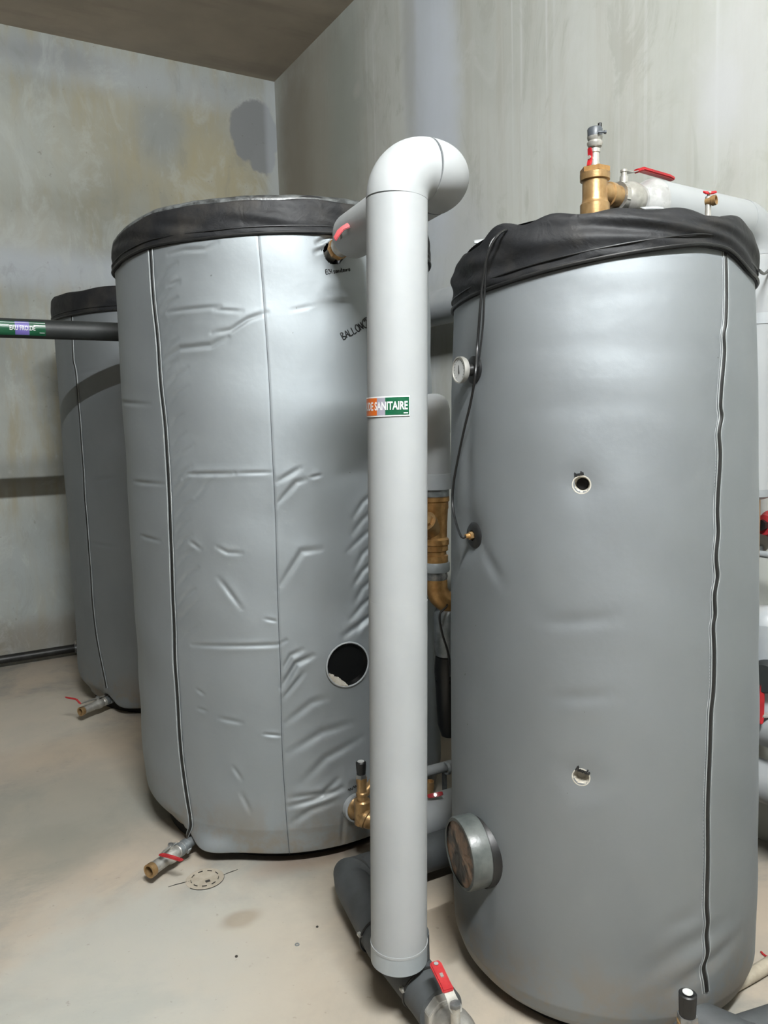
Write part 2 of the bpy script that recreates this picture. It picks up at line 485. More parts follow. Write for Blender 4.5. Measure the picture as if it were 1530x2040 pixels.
# bare fluorescent tube on a batten, above and right of the viewer
lamp = thing('ceiling_tube_lamp', LAMP, 'white batten lamp with bare glowing tube on the ceiling above the viewer', 'lamp')
g = NG('glowing_tube'); g.b.inputs['Emission Color'].default_value = (.95, .985, 1, 1); g.b.inputs['Emission Strength'].default_value = LAMP_POWER
MT['glowing_tube'] = g.done((.9, .9, .9), .4)
MB().tube([(LAMP[0] - .62, LAMP[1], LAMP[2]), (LAMP[0] + .62, LAMP[1], LAMP[2])], .018, 16).build('tube', 'glowing_tube', lamp)
MB().box((LAMP[0], LAMP[1], LAMP[2] + .075), (1.36, .07, .07)).build('batten', 'white_pvc', lamp, bevel=.004)
for k in (-1, 1): MB().box((LAMP[0] + k * .64, LAMP[1], LAMP[2] + .02), (.04, .045, .08)).build('tube_holder', 'white_pvc', lamp, bevel=.003)
MB().box((LAMP[0], LAMP[1], (LAMP[2] + .1 + CEIL) / 2), (.06, .05, CEIL - LAMP[2] - .08)).build('mount', 'white_pvc', lamp)


# ------------------------------------------------------------------ tanks
class Tank:
    """soft grey jacket round an upright cylinder, with folds as real relief"""

    def __init__(s, c, R, prof, lobes, seed):
        s.c = c; s.R = R; s.prof = prof; s.folds = []; s.dents = []; s.lobes = lobes
        rs = np.random.RandomState(seed)
        s.waves = [(rs.uniform(.6, 1) * lobes, rs.randint(1, 9), rs.uniform(2, 26), rs.uniform(0, 6.28)) for _ in range(9)]
        s.hem = lambda th: th * 0 + .055
        s.extra = None; s.mat = 'jacket'

    def rad(s, z): return s.R * np.interp(z, [p[0] for p in s.prof], [p[1] for p in s.prof])

    def map(s, px, py):
        z = 1.2
        for _ in range(3):
            P, th = atcyl(px, py, s.c, float(s.rad(z))); z = P.z
        return th, z

    def fold(s, pix, amp=.005, w=.008, bulge=.5, taper=True):
        s.folds.append((np.array([s.map(*p) for p in pix]), amp, w, bulge, taper))

    def dent(s, px, py, amp, w, wz=None): s.dents.append((*s.map(px, py), amp, w, wz or w))

    def field(s, th, z):
        th = np.asarray(th, float); z = np.asarray(z, float); d = np.zeros(np.broadcast(th, z).shape)
        for a, k, kz, ph in s.waves: d = d + a * np.sin(k * th + kz * z + ph) * .25
        for t0, z0, a, w, wz in s.dents:
            dt = (th - t0 + math.pi) % (2 * math.pi) - math.pi
            d = d + a * np.exp(-(dt * s.R / w) ** 2 - ((z - z0) / wz) ** 2)
        shp = d.shape; thf = np.broadcast_to(th, shp).ravel(); zf = np.broadcast_to(z, shp).ravel(); df = d.ravel().copy()
        for pts, amp, w, bulge, taper in s.folds:
            q = np.stack([pts[:, 0] * s.R, pts[:, 1]], 1); m = 4.5 * w
            X = thf * s.R
            sel = np.where((X > q[:, 0].min() - m) & (X < q[:, 0].max() + m) & (zf > q[:, 1].min() - m) & (zf < q[:, 1].max() + m))[0]
            if len(sel) == 0: continue
            x = np.stack([X[sel], zf[sel]], 1); best = np.full(len(sel), 9.0); tt = np.zeros(len(sel))
            seg = np.linalg.norm(np.diff(q, axis=0), axis=1); cum = np.concatenate([[0], np.cumsum(seg)])
            for i in range(len(q) - 1):
                e = q[i + 1] - q[i]; t = np.clip(((x - q[i]) @ e) / max(e @ e, 1e-9), 0, 1)
                dist = np.linalg.norm(x - q[i] - t[:, None] * e, axis=1); b = dist < best
                best[b] = dist[b]; tt[b] = (cum[i] + t[b] * seg[i]) / cum[-1]
            env = np.sin(np.pi * np.clip(tt, .04, .96)) ** .6 if taper else 1.0
            df[sel] += env * amp * (-np.exp(-(best / w) ** 2) + bulge * np.exp(-(best / (2.6 * w)) ** 2))
        d = df.reshape(shp)
        if s.extra: d = d + s.extra(th, z)
        return d

    def point(s, th, z, off=0.0):
        r = float(s.rad(z) + s.field(np.array([th]), np.array([z]))[0]) + off
        return Vector((s.c[0] + r * math.cos(th), s.c[1] + r * math.sin(th), z))

    def surf(s, px, py, off=0.0): return s.point(*s.map(px, py), off)

    def jacket(s, parent, ztop, arc0, arc1, nth, nz, holes=()):
        dense = np.linspace(arc0, arc1, nth); rest = np.linspace(arc1, arc0 + 2 * math.pi, 60)[1:-1]
        th = np.concatenate([dense, rest]); n = len(th)
        tz = np.linspace(0, 1, nz); hem = s.hem(th)
        TH = np.broadcast_to(th, (nz, n)); Z = hem[None, :] + (ztop - hem[None, :]) * tz[:, None]
        R = s.rad(Z) + s.field(TH, Z)
        # folded-in thickness of the jacket under the hem
        inner = []
        for dr, dz in ((-.012, -.003), (-.035, .004), (-.04, .08)):
            inner.append((R[0] + dr, hem + dz))
        Rr = np.concatenate([np.stack([a for a, b in inner[::-1]]), R]); Zz = np.concatenate([np.stack([b for a, b in inner[::-1]]), Z])
        nr = len(Rr); T = np.broadcast_to(th, (nr, n))
        V = np.stack([Rr * np.cos(T), Rr * np.sin(T), Zz], -1).reshape(-1, 3)
        I = np.arange(nr * n).reshape(nr, n); J = np.roll(I, -1, axis=1)
        Q = np.stack([I[:-1], J[:-1], J[1:], I[1:]], -1).reshape(-1, 4)
        keep = np.ones(len(Q), bool)
        tc = T[:-1].ravel(); zc = Zz[:-1].ravel()
        for t0, z0, hr in holes: keep &= ((((tc - t0 + math.pi) % (2 * math.pi)) - math.pi) * s.R) ** 2 + (zc - z0) ** 2 > hr * hr
        Q = Q[keep]
        me = bpy.data.meshes.new('jacket')
        me.vertices.add(len(V)); me.vertices.foreach_set('co', V.ravel())
        me.loops.add(Q.size); me.loops.foreach_set('vertex_index', Q.ravel().astype(np.int32))
        me.polygons.add(len(Q)); me.polygons.foreach_set('loop_start', np.arange(0, Q.size, 4, dtype=np.int32))
        me.update(calc_edges=True); me.validate(); me.shade_smooth()
        return link('jacket', me, s.mat, parent)

    def ribbon(s, name, pix, r, off, mat, parent, shift=0.0, flat=1.0, seg=6):
        pts = []
        tz = [s.map(*p) for p in pix]; sp = smooth_path([Vector((a, b, 0)) for a, b in tz], 10)
        for p in sp: pts.append(s.point(p.x + shift / s.R, p.y, off))
        return MB().tube(pts, r, seg).build(name, mat, parent)

    def lid(s, parent, tab_b, tab_t, extra_r, bumps, seed, top_in=.03, seg=240, zref=2.25):
        """black cover: skirt, rounded shoulder and slack top"""
        rs = np.random.RandomState(seed)
        th = np.linspace(0, 2 * math.pi, seg, endpoint=False)

        def per(tab):
            a = sorted(tab); x = np.array([q[0] for q in a]); y = np.array([q[1] for q in a])
            return np.interp(th, np.concatenate([x - 2 * math.pi, x, x + 2 * math.pi]), np.tile(y, 3))
        zb, zt = per(tab_b), per(tab_t)
        k = np.array([.25, .5, .25])
        for _ in range(6): zb = np.convolve(np.concatenate([zb[-1:], zb, zb[:1]]), k, 'valid'); zt = np.convolve(np.concatenate([zt[-1:], zt, zt[:1]]), k, 'valid')
        base = zb * 0 + float(s.rad(zref)) + extra_r
        rows = []
        rows.append((base - .015, zb - .004)); rows.append((base, zb - .006)); rows.append((base + .002, zb + .004))
        wr = lambda f, p: sum(np.sin(th * kk * f + p * kz + ph) * a for kk, kz, ph, a in W)
        W = [(rs.randint(3, 22), rs.uniform(1, 7), rs.uniform(0, 6.28), rs.uniform(.3, 1)) for _ in range(12)]
        nrow = 26
        for i in range(1, nrow):
            t = i / nrow
            rows.append((base + .002 + bumps * wr(1, 2 * t) * math.sin(math.pi * min(t * 1.05, 1)) * .35 - top_in * max(0, t - .55) ** 2 * 2.2, zb + (zt - zb) * t))
        for t in (.0, .3, .6, 1):
            a = t * math.pi / 2
            rows.append((base - top_in * .45 - .03 * (1 - math.cos(a)), zt + .010 * math.sin(a) + bumps * .5 * wr(1, 3)))
        for q in (.93, .82, .68, .52, .36, .2, .07):
            rows.append((base * q, zt.mean() + .004 + bumps * 1.3 * wr(.5, q * 5) * (1 - q * .5) + (zt - zt.mean()) * q))
        nr = len(rows); V = []
        for r_, z_ in rows:
            for i in range(seg): V.append((s.c[0] + r_[i] * math.cos(th[i]), s.c[1] + r_[i] * math.sin(th[i]), z_[i]))
        Fc = [(j * seg + i, j * seg + (i + 1) % seg, (j + 1) * seg + (i + 1) % seg, (j + 1) * seg + i) for j in range(nr - 1) for i in range(seg)]
        Fc.append(tuple(range((nr - 1) * seg, nr * seg)))
        o = MB().add(V, Fc).build('lid_cover', 'vinyl', parent, angle=70)
        MB().tube([(s.c[0] + (base[i] + .003) * math.cos(th[i]), s.c[1] + (base[i] + .003) * math.sin(th[i]), zb[i]) for i in range(seg)], .0042, 8, closed=True).build('edge_piping', 'black_rubber', o)
        MB().tube([(s.c[0] + (base[i] + .003) * math.cos(th[i]), s.c[1] + (base[i] + .003) * math.sin(th[i]), zb[i] + .022) for i in range(seg)], .0022, 6, closed=True).build('seam', 'black_rubber', o)
        s.lidz = (th, zb, zt, base); return o

    def base(s, parent, r, h=.22):
        return MB(Matrix.Translation((s.c[0], s.c[1], 0))).lathe([(0, 0), (r, 0), (r, h), (0, h)], 48).build('tank_base', 'tank_base', parent)


def table(T, pix, R=None): return [(lambda P: (P[1], P[0].z))(atcyl(px, py, T.c, R or T.R)) for px, py in pix]


TWO = 2 * math.pi
# ---- large middle tank -------------------------------------------------------
LT = Tank((1.328, 3.112), .645, [(0, .955), (.05, .965), (.15, 1.0), (.4, 1.008), (1.2, 1.0), (2.3, .992)], .003, 3)
LZIP = [(300, 488), (304, 565), (313, 664), (321, 759), (329, 848), (336, 951), (340, 1042), (343.5, 1148), (348, 1285), (352, 1359), (356, 1429), (363, 1518), (375, 1595), (382, 1641), (377, 1668)]
LSEAM = [(514, 464), (524, 587), (536, 760), (542, 891), (548, 1014), (553.6, 1206), (559, 1341), (561.7, 1482), (569, 1606), (577, 1698)]
for pix, a, w in [
    ([(335, 508), (365, 499), (409, 497), (434, 484)], .005, .008),
    ([(335, 570), (357, 559)], .005, .008),
    ([(335, 623), (365, 618), (438, 611)], .006, .008),
    ([(427, 618), (482, 620)], .004, .007),
    ([(423, 664), (460, 658), (493, 636), (531, 623)], .007, .009),
    ([(581, 618), (625, 609)], .002, .008),
    ([(326, 719), (357, 695), (420, 688), (453, 671)], .009, .010),
    ([(222, 540), (250, 527)], .004, .008),
    ([(365, 953), (375, 945), (467, 943)], .008, .008),
    ([(390, 989), (424, 951)], .004, .010),
    ([(467, 943), (540, 941)], .004, .007),
    ([(379, 1079), (400, 1094)], .005, .008),
    ([(432, 1090), (453, 1101), (481, 1102)], .005, .008),
    ([(435, 1152), (449, 1169), (481, 1212)], .005, .010),
    ([(550, 1007), (590, 961), (608, 956)], .006, .010),
    ([(553, 1176), (601, 1099), (640, 1094)], .006, .012),
    ([(552, 961), (597, 933)], .005, .010),
    ([(619, 951), (640, 947)], .005, .007),
    ([(527, 1233), (552, 1238)], .004, .006),
    ([(266, 959), (329, 965)], .005, .008),
    ([(280, 1067), (319, 1078)], .005, .008),
    ([(240, 800), (300, 806)], .004, .009),
    ([(382, 1285), (467, 1287), (555, 1284), (570, 1276)], .007, .008),
    ([(562, 1369), (590, 1322), (622, 1306)], .011, .011),
    ([(564, 1392), (604, 1341)], .007, .009),
    ([(564, 1334), (580, 1306), (601, 1295)], .007, .010),
    ([(435, 1431), (481, 1440)], .005, .009),
    ([(525, 1463), (560, 1466)], .006, .006),
    ([(391, 1373), (407, 1384)], .004, .008), ([(393, 1412), (411, 1417)], .004, .007),
    ([(464, 1528), (481, 1553)], .005, .009), ([(481, 1581), (499, 1617)], .005, .010),
    ([(577, 1606), (626, 1592), (679, 1568)], .012, .012),
    ([(577, 1590), (643, 1579), (672, 1552)], .010, .012),
    ([(580, 1640), (620, 1612), (670, 1590)], .008, .014),
    ([(575, 1500), (640, 1460), (700, 1440)], .006, .016),
    ([(570, 1440), (620, 1400), (650, 1390)], .006, .014),
    ([(600, 1560), (650, 1510), (720, 1470)], .006, .016),
    ([(682, 1617), (681, 1676)], .010, .009),
    ([(632, 484), (657, 470)], .010, .008), ([(628, 502), (655, 492)], .008, .008),
    ([(686, 1265), (740, 1226)], .010, .013),
]: LT.fold(pix, a * 1.15, w)
for i, y in enumerate(range(560, 1290, 36)):
    zx = np.interp(y, [p[1] for p in LZIP], [p[0] for p in LZIP]); j = random.uniform(-7, 7); g_ = random.uniform(26, 46)
    LT.fold([(zx + 7, y + j + 4), (zx + 7 + g_ * .5, y + j - g_ * .55), (zx + 7 + g_, y + j - g_ * .9)], random.uniform(.003, .0062), .009, .6)
for i, y in enumerate(range(1000, 1260, 34)):
    LT.fold([(700 + random.uniform(-8, 8), y + 30), (722, y + 2), (752, y - 26)], random.uniform(.005, .008), .011, .6)
LT.fold(LSEAM, .0022, .004, .2, False)
LT.fold(LZIP, .006, .012, .3, False)
LT.dent(668, 505, -.02, .07); LT.dent(690, 1322, .012, .12); LT.dent(700, 1600, .02, .12, .09)
tz_, zz_ = LT.map(378, 1665)


def l_hem(th):
    d = (th - tz_ + math.pi) % TWO - math.pi
    return .052 + .05 * np.exp(-(d / .12) ** 2)


def l_extra(th, z):
    d = (th - tz_ + math.pi) % TWO - math.pi
    lowv = np.exp(-(np.maximum(z - .05, 0) / .06) ** 2)
    return lowv * (.045 * np.exp(-((d - .16) / .16) ** 2) + .012 * np.exp(-((d - .6) / .5) ** 2) - .05 * (1 / (1 + np.exp((d + .05) * 40))))


LT.mat = 'jacket_shiny'; LT.hem = l_hem; LT.extra = l_extra
tank_l = thing('hot_water_tank', (1.328, 3.112, 0), 'widest grey jacketed water tank in the middle, marked BALLON 2', 'water tank', 'insulated hot water tanks')
HLc = LT.map(690, 1322); HLt = LT.map(667, 503)
LT.jacket(tank_l, 2.33, 2.75, 6.05, 640, 640, [(*HLc, .078), (*HLt, .040)])
LT.ribbon('zip', LZIP, .0065, .002, 'zip', tank_l, flat=.6)
LT.ribbon('zip_piping', LZIP, .0024, .003, 'piping', tank_l, shift=-.011)
LT.ribbon('zip_piping', LZIP, .0018, .003, 'piping', tank_l, shift=.011)
LT.ribbon('side_seam', LSEAM, .0013, .0008, 'grey_plastic', tank_l, seg=5)
LT.base(tank_l, .56)
lid_b = table(LT, [(299, 492), (412, 475), (515, 465), (600, 463), (657, 464)]) + [(3.10, 2.235), (5.4, 2.265), (0.3, 2.26), (1.5, 2.26), (2.4, 2.25)]
lid_t = table(LT, [(300, 425), (400, 405), (510, 396), (650, 398)]) + [(3.10, 2.335), (5.4, 2.38), (0.3, 2.38), (1.5, 2.37), (2.4, 2.355)]
lid_l = LT.lid(tank_l, lid_b, lid_t, .006, .004, 4, top_in=.014)
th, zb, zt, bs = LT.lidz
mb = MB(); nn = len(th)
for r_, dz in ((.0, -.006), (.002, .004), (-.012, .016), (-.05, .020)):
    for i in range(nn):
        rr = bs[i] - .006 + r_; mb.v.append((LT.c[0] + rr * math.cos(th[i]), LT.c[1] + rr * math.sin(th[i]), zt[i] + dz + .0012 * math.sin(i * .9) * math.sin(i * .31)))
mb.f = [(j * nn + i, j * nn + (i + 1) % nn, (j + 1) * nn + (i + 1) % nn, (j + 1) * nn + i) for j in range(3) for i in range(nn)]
mb.build('lit_rim_trim', 'vinyl_lit_trim', lid_l, angle=80)  # trim strip whose paler grey stands for light caught along the rim
handwriting('ECH sanitaire', (650, 546), (700, 539), 9, LT.surf, tank_l, .0017)
handwriting('BALLON 2', (684, 677), (738, 647), 14, LT.surf, tank_l, .0022, ring=True)
handwriting('~~', (692, 1574), (712, 1564), 9, LT.surf, tank_l, .0014)
# inspection opening with glossy black disc and torn foam edge
Pc = LT.point(*HLc); n_ = Vector((math.cos(HLc[0]), math.sin(HLc[0]), 0))
fm = frame(Pc - n_ * .002, n_, (0, 0, 1))
ins = thing('inspection_disc', Pc - n_ * .03, 'glossy black round inspection disc with torn foam edge in the middle tank', 'inspection cover')
MB(fm).lathe([(0, -.012), (.070, -.012), (.074, -.002), (.076, .004), (.079, .004), (.080, -.03), (0, -.03)], 48).build('disc', 'gloss_black', ins)
MB(fm).tube([(.0815 * math.cos(t), .0815 * math.sin(t), .004) for t in [i * TWO / 60 for i in range(60)]], .0032, 8, closed=True).build('rim', 'white_pvc_old', ins)
mb = MB(fm); rs = random.Random(2); V = []; A0, A1, N = math.radians(2), math.radians(74), 26
for i in range(N + 1):
    a = A0 + (A1 - A0) * i / N; w_ = .020 * max(0.0, math.sin(math.pi * i / N)) ** .7 + rs.uniform(0, .006)
    for rr, h in ((.081, .006), (.081 - w_ * .4, .009), (.081 - w_, .004), (.081 - w_ * .95, -.01)): V.append((-rr * math.cos(a) , rr * math.sin(a), h + rs.uniform(-.001, .001)))
mb.add(V, [(i * 4 + k, i * 4 + k + 1, i * 4 + k + 5, i * 4 + k + 4) for i in range(N) for k in range(3)])
mb.build('torn_foam', 'white_foam', ins, angle=60)

# ---- far tank ----------------------------------------------------------------
TT = Tank((1.351, 4.906), .645, [(0, .955), (.05, .965), (.15, 1.0), (1.2, 1.0), (2.3, .998)], .003, 8)
TZIP = [(143, 628), (144, 678), (146, 718), (152, 749), (161, 860), (170, 1000), (180, 1130), (189, 1240), (198, 1300), (212, 1370)]
tt_, _z = TT.map(210, 1372)
TT.hem = lambda th: .055 + .07 * np.exp(-(((th - tt_ + math.pi) % TWO - math.pi) / .13) ** 2)
TT.extra = lambda th, z: np.exp(-(np.maximum(z - .06, 0) / .07) ** 2) * (.03 * np.exp(-((((th - tt_ + math.pi) % TWO - math.pi) - .18) / .15) ** 2) - .04 * (1 / (1 + np.exp((((th - tt_ + math.pi) % TWO - math.pi) + .05) * 40))))
TT.fold([(185, 960), (235, 950)], .005, .01); TT.fold([(175, 1080), (230, 1090)], .004, .01); TT.fold([(155, 745), (200, 735)], .004, .01)
TT.fold(TZIP, .006, .012, .3, False)
tank_t = thing('hot_water_tank', (1.351, 4.906, 0), 'farthest grey jacketed water tank, half hidden behind the middle tank and cold water pipe', 'water tank', 'insulated hot water tanks')
TT.jacket(tank_t, 2.32, 2.75, 5.0, 260, 260)
TT.ribbon('zip', TZIP, .006, .002, 'zip', tank_t, flat=.6)
TT.ribbon('zip_piping', TZIP, .0024, .003, 'piping', tank_t, shift=.010)
TT.base(tank_t, .56)
TT.lid(tank_t, table(TT, [(144, 628), (226, 618)]) + [(3.0, 2.27), (4.6, 2.275), (0.5, 2.27), (1.7, 2.27)],
       table(TT, [(150, 583), (220, 572)]) + [(3.0, 2.395), (4.6, 2.40), (0.5, 2.39), (1.7, 2.39)], .008, .002, 11, top_in=.012)

# ---- near right tank ---------------------------------------------------------
RT = Tank((1.661, 1.619), .4222, [(0, .86), (.045, .955), (.07, 1.0), (.11, 1.032), (.35, 1.038), (.8, 1.024), (1.3, 1.0), (1.7, .978), (1.94, .948), (1.975, .940), (2.03, .91)], .0013, 21)
RZIP = [(1441, 482), (1446, 531), (1447, 592), (1445, 641), (1441, 667), (1442, 701), (1438, 758), (1435, 807), (1437, 830), (1431, 864), (1433, 909), (1430, 985), (1429, 1022), (1430, 1060), (1426, 1098), (1426, 1120), (1428.5, 1149), (1423.5, 1185), (1424.7, 1223), (1421, 1249), (1422, 1302), (1420.6, 1376), (1417, 1414), (1414.7, 1473), (1412, 1546), (1410, 1620), (1409, 1717), (1407, 1800), (1409, 1846), (1407, 1899), (1403, 1928), (1404.6, 1952), (1407, 1974)]
for pix, a, w in [([(1000, 700), (1200, 690), (1400, 700)], .0012, .03), ([(1010, 820), (1250, 800), (1420, 830)], .0012, .03),
                  ([(1150, 590), (1350, 580)], .0012, .025), ([(1080, 1240), (1230, 1230)], .003, .02), ([(1100, 1390), (1220, 1385)], .003, .02),
                  ([(1290, 1940), (1360, 1890), (1450, 1830)], .008, .03), ([(1320, 1980), (1420, 1910), (1480, 1850)], .008, .025), ([(1330, 1850), (1390, 1815)], .005, .025),
                  ([(940, 780), (930, 900), (932, 1020)], .010, .03), ([(960, 1090), (1000, 1160)], .006, .02), ([(925, 1090), (905, 1150)], .006, .02),
                  ([(975, 1760), (960, 1840)], .006, .03)]: RT.fold(pix, a, w)
RT.fold(RZIP, .004, .01, .3, False)
RT.dent(940, 737, -.012, .06); RT.dent(938, 1066, -.014, .06); RT.dent(1158, 966, -.006, .05); RT.dent(1157, 1550, -.006, .05)
RT.hem = lambda th: th * 0 + .045
tank_r = thing('hot_water_tank', (1.661, 1.619, 0), 'nearest, narrowest grey jacketed water tank on the right, with two round anode holes', 'water tank', 'insulated hot water tanks')
H1 = RT.map(1158, 966); H2 = RT.map(1157, 1550)
RT.jacket(tank_r, 2.03, 2.35, 5.9, 460, 560, [(*H1, .019), (*H2, .019)])
RT.ribbon('zip', RZIP, .0050, .002, 'zip', tank_r, flat=.6)
RT.ribbon('zip_piping', RZIP, .0016, .002, 'piping', tank_r, shift=-.0085)
RT.ribbon('zip_piping', RZIP, .0012, .002, 'piping', tank_r, shift=.008)
mb = MB()
sp = smooth_path([Vector((*RT.map(*p), 0)) for p in RZIP], 26)
for i in range(0, len(sp) - 1, 2):
    a = RT.point(sp[i].x - .014 / RT.R, sp[i].y, .0004); b = RT.point(sp[i].x - .014 / RT.R, sp[i].y - .005, .0004); mb.tube([a, b], .0007, 4)
st = mb.build('stitching', 'thread', tank_r); st['kind'] = 'stuff'
RT.base(tank_r, .36)
Rt = float(RT.rad(1.95)) + .006
rb = table(RT, [(1000, 566), (1120, 531), (1250, 504), (1330, 492), (1400, 485), (1450, 494)], Rt) + [(2.80, 1.928), (5.0, 1.955), (5.3, 1.945), (0.4, 1.93), (1.7, 1.92)]
rt_ = table(RT, [(1000, 458), (1100, 430), (1165, 419), (1300, 416), (1400, 424)], Rt) + [(2.6, 2.045), (2.95, 2.055), (4.85, 2.075), (5.3, 2.06), (0.4, 2.05), (1.7, 2.04)]
lid_r = RT.lid(tank_r, rb, rt_, .003, .006, 15, top_in=.026, zref=1.93)
handwriting('Anode', (1145, 950), (1164, 945), 8, RT.surf, tank_r, .0016)
handwriting('Anode', (1146, 1536), (1176, 1547), 10, RT.surf, tank_r, .0018)
for (t0, z0), deep, dark in ((H1, .045, True), (H2, .022, False)):
    Pq = RT.point(t0, z0); nq = Vector((math.cos(t0), math.sin(t0), 0)); f_ = frame(Pq, nq)
    cup = MB(f_).lathe([(.0235, -.004), (.0225, .0015), (.0200, .0015), (.0165, -.012), (.012, -deep), (0, -deep)], 36).build('anode_hole', 'white_foam', tank_r)
    if dark: MB(f_).lathe([(0, -deep + .022), (.0128, -deep + .022), (.0110, -deep + .001)], 24).build('plug', 'tank_base', cup)

# ------------------------------------------------------------------ fittings on the near tank
n0 = lambda th: Vector((math.cos(th), math.sin(th), 0))
# thermometer
t0, z0 = RT.map(940, 737); P0 = RT.point(t0, z0); nr = (n0(t0) * .8 + Vector((-.2, -.25, 0))).normalized()
tm = thing('thermometer', P0, 'round silver dial thermometer on a black seal, upper left of the nearest tank', 'thermometer')
f_ = frame(P0, n0(t0)); MB(f_).lathe([(0, 0), (.036, -.004), (.036, .008), (.028, .014), (.016, .014), (.012, .03), (0, .03)], 32).build('rubber_seal', 'black_rubber', tm)
f2 = frame(P0 + n0(t0) * .022, n0(t0))
MB(f2).lathe([(0, 0), (.010, 0), (.010, .012), (.032, .014), (.0345, .020), (.0345, .030), (.031, .030), (.031, .0265), (0, .0265)], 40).build('case', 'nickel', tm)
fc = MB(f2).lathe([(0, .0265), (.0308, .0265), (.0308, .0275), (0, .0275)], 40).build('dial_face', 'dial_white', tm)
MB(f2).strip([(.012, .001, .0285), (-.010, 0, .0285)], [.001, .005], .0006, (0, 1, 0)).build('needle', 'ink', fc)
mb = MB(f2)
for i in range(17):
    a = math.radians(40 + i * 17.5); mb.strip([(-.027 * math.cos(a), .027 * math.sin(a), .0278), (-.0235 * math.cos(a), .0235 * math.sin(a), .0278)], [.0008] * 2, .0004, (math.sin(a), math.cos(a), 0))
mb.build('scale_marks', 'ink', fc)
# temperature probe and its cable
t1, z1 = RT.map(940, 1067); P1 = RT.point(t1, z1)
pr = thing('temperature_probe', P1, 'black round probe seal with brass gland, left side of the nearest tank below the thermometer', 'sensor')
f_ = frame(P1, n0(t1)); MB(f_).lathe([(0, -.004), (.034, -.004), (.036, .004), (.030, .010), (.014, .012), (.012, .005), (0, .005)], 32).build('rubber_seal', 'black_rubber', pr)
fg = frame(P1 + n0(t1) * .004, n0(t1)); MB(fg).lathe([(0, 0), (.011, 0), (.011, .016), (0, .016)], 6).build('gland_nut', 'brass', pr)
MB(fg).lathe([(0, .014), (.007, .014), (.006, .028), (0, .028)], 16).build('gland_tip', 'bronze', pr)
tip = fg @ Vector((0, 0, .026))
cp = [atcyl(1014, 452, RT.c, Rt + .0)[0] + Vector((.08, .05, .012)), atcyl(1000, 462, RT.c, Rt + .012)[0]]
for q, o_ in (((974, 500), .026), ((962, 560), .022), ((957, 610), .020), ((951, 690), .012), ((947, 745), .046), ((938, 800), .03), ((926, 850), .02), ((914, 905), .014), ((904, 960), .012), ((902, 1005), .014), ((908, 1040), .022)):
    cp.append(atcyl(*q, RT.c, float(RT.rad(1.6)) + o_)[0])
cp.append(tip + n0(t1) * .014); cp.append(tip - n0(t1) * .004)
tag(MB().tube(smooth_path(cp, 8), .0034, 8).build('sensor_cable', 'black_rubber'), 'thin black cable hanging over the nearest tank lid down to its probe', 'cable')
cp2 = [atcyl(1030, 447, RT.c, Rt)[0] + Vector((.06, .05, .016)), atcyl(985, 474, RT.c, Rt + .006)[0]]
for q, o_ in (((970, 520), .016), ((965, 590), .012), ((962, 650), .006), ((956, 700), .006), ((952, 730), .008)):
    cp2.append(atcyl(*q, RT.c, float(RT.rad(1.6)) + o_)[0])
tag(MB().tube(smooth_path(cp2, 8), .0026, 8).build('thermometer_lead', 'black_rubber'), 'thinner dark lead running beside the cable from the lid to the thermometer seal', 'cable')
# lower left flange
t2, z2 = RT.map(950, 1693); P2 = RT.point(t2, z2); nf = n0(2.95)
fl = thing('access_flange', P2, 'short grey cylinder with torn brown face sticking out low on the nearest tank', 'flange')
f_ = frame(P2 - nf * .03, nf)
MB(f_).lathe([(.096, 0), (.097, .012), (.097, .078), (.094, .084), (.086, .084)], 56).build('collar', 'flange_side', fl)
mb = MB(f_); rs = random.Random(4); V = [(0, 0, .080)]; N = 56
for rr in (.03, .055, .075, .0885):
    for i in range(N): V.append((rr * math.cos(i * TWO / N), rr * math.sin(i * TWO / N), .080 + rs.uniform(-.0012, .001)))
F2 = [(0, 1 + i, 1 + (i + 1) % N) for i in range(N)] + [(1 + j * N + i, 1 + (j + 1) * N + i, 1 + (j + 1) * N + (i + 1) % N, 1 + j * N + (i + 1) % N) for j in range(3) for i in range(N)]
mb.add(V, F2); mb.build('torn_face', 'rusty_face', fl, angle=60)
MB(f_).lathe([(.0985, .030), (.1005, .026), (.1005, -.01), (.097, -.01)], 48).build('seal_ring', 'black_rubber', fl)

# top of the near tank: brass tee, air vent, ball valve, insulated pipe
def butterfly(parent, o, axis, across, s=1.0, mat='red'):
    """two-winged red handle turning about axis"""
    f = frame(o, axis, across)
    MB(f).strip([(-.026 * s, 0, .006 * s), (-.014 * s, 0, .002 * s), (0, 0, 0), (.014 * s, 0, .002 * s), (.026 * s, 0, .006 * s)], [.011 * s, .015 * s, .014 * s, .015 * s, .011 * s], .006 * s, (0, 1, 0)).build('butterfly_handle', mat, parent, bevel=.0012)
    MB(f).lathe([(0, -.014 * s), (.006 * s, -.014 * s), (.006 * s, .006 * s), (0, .006 * s)], 6).build('spindle', 'nickel', parent)


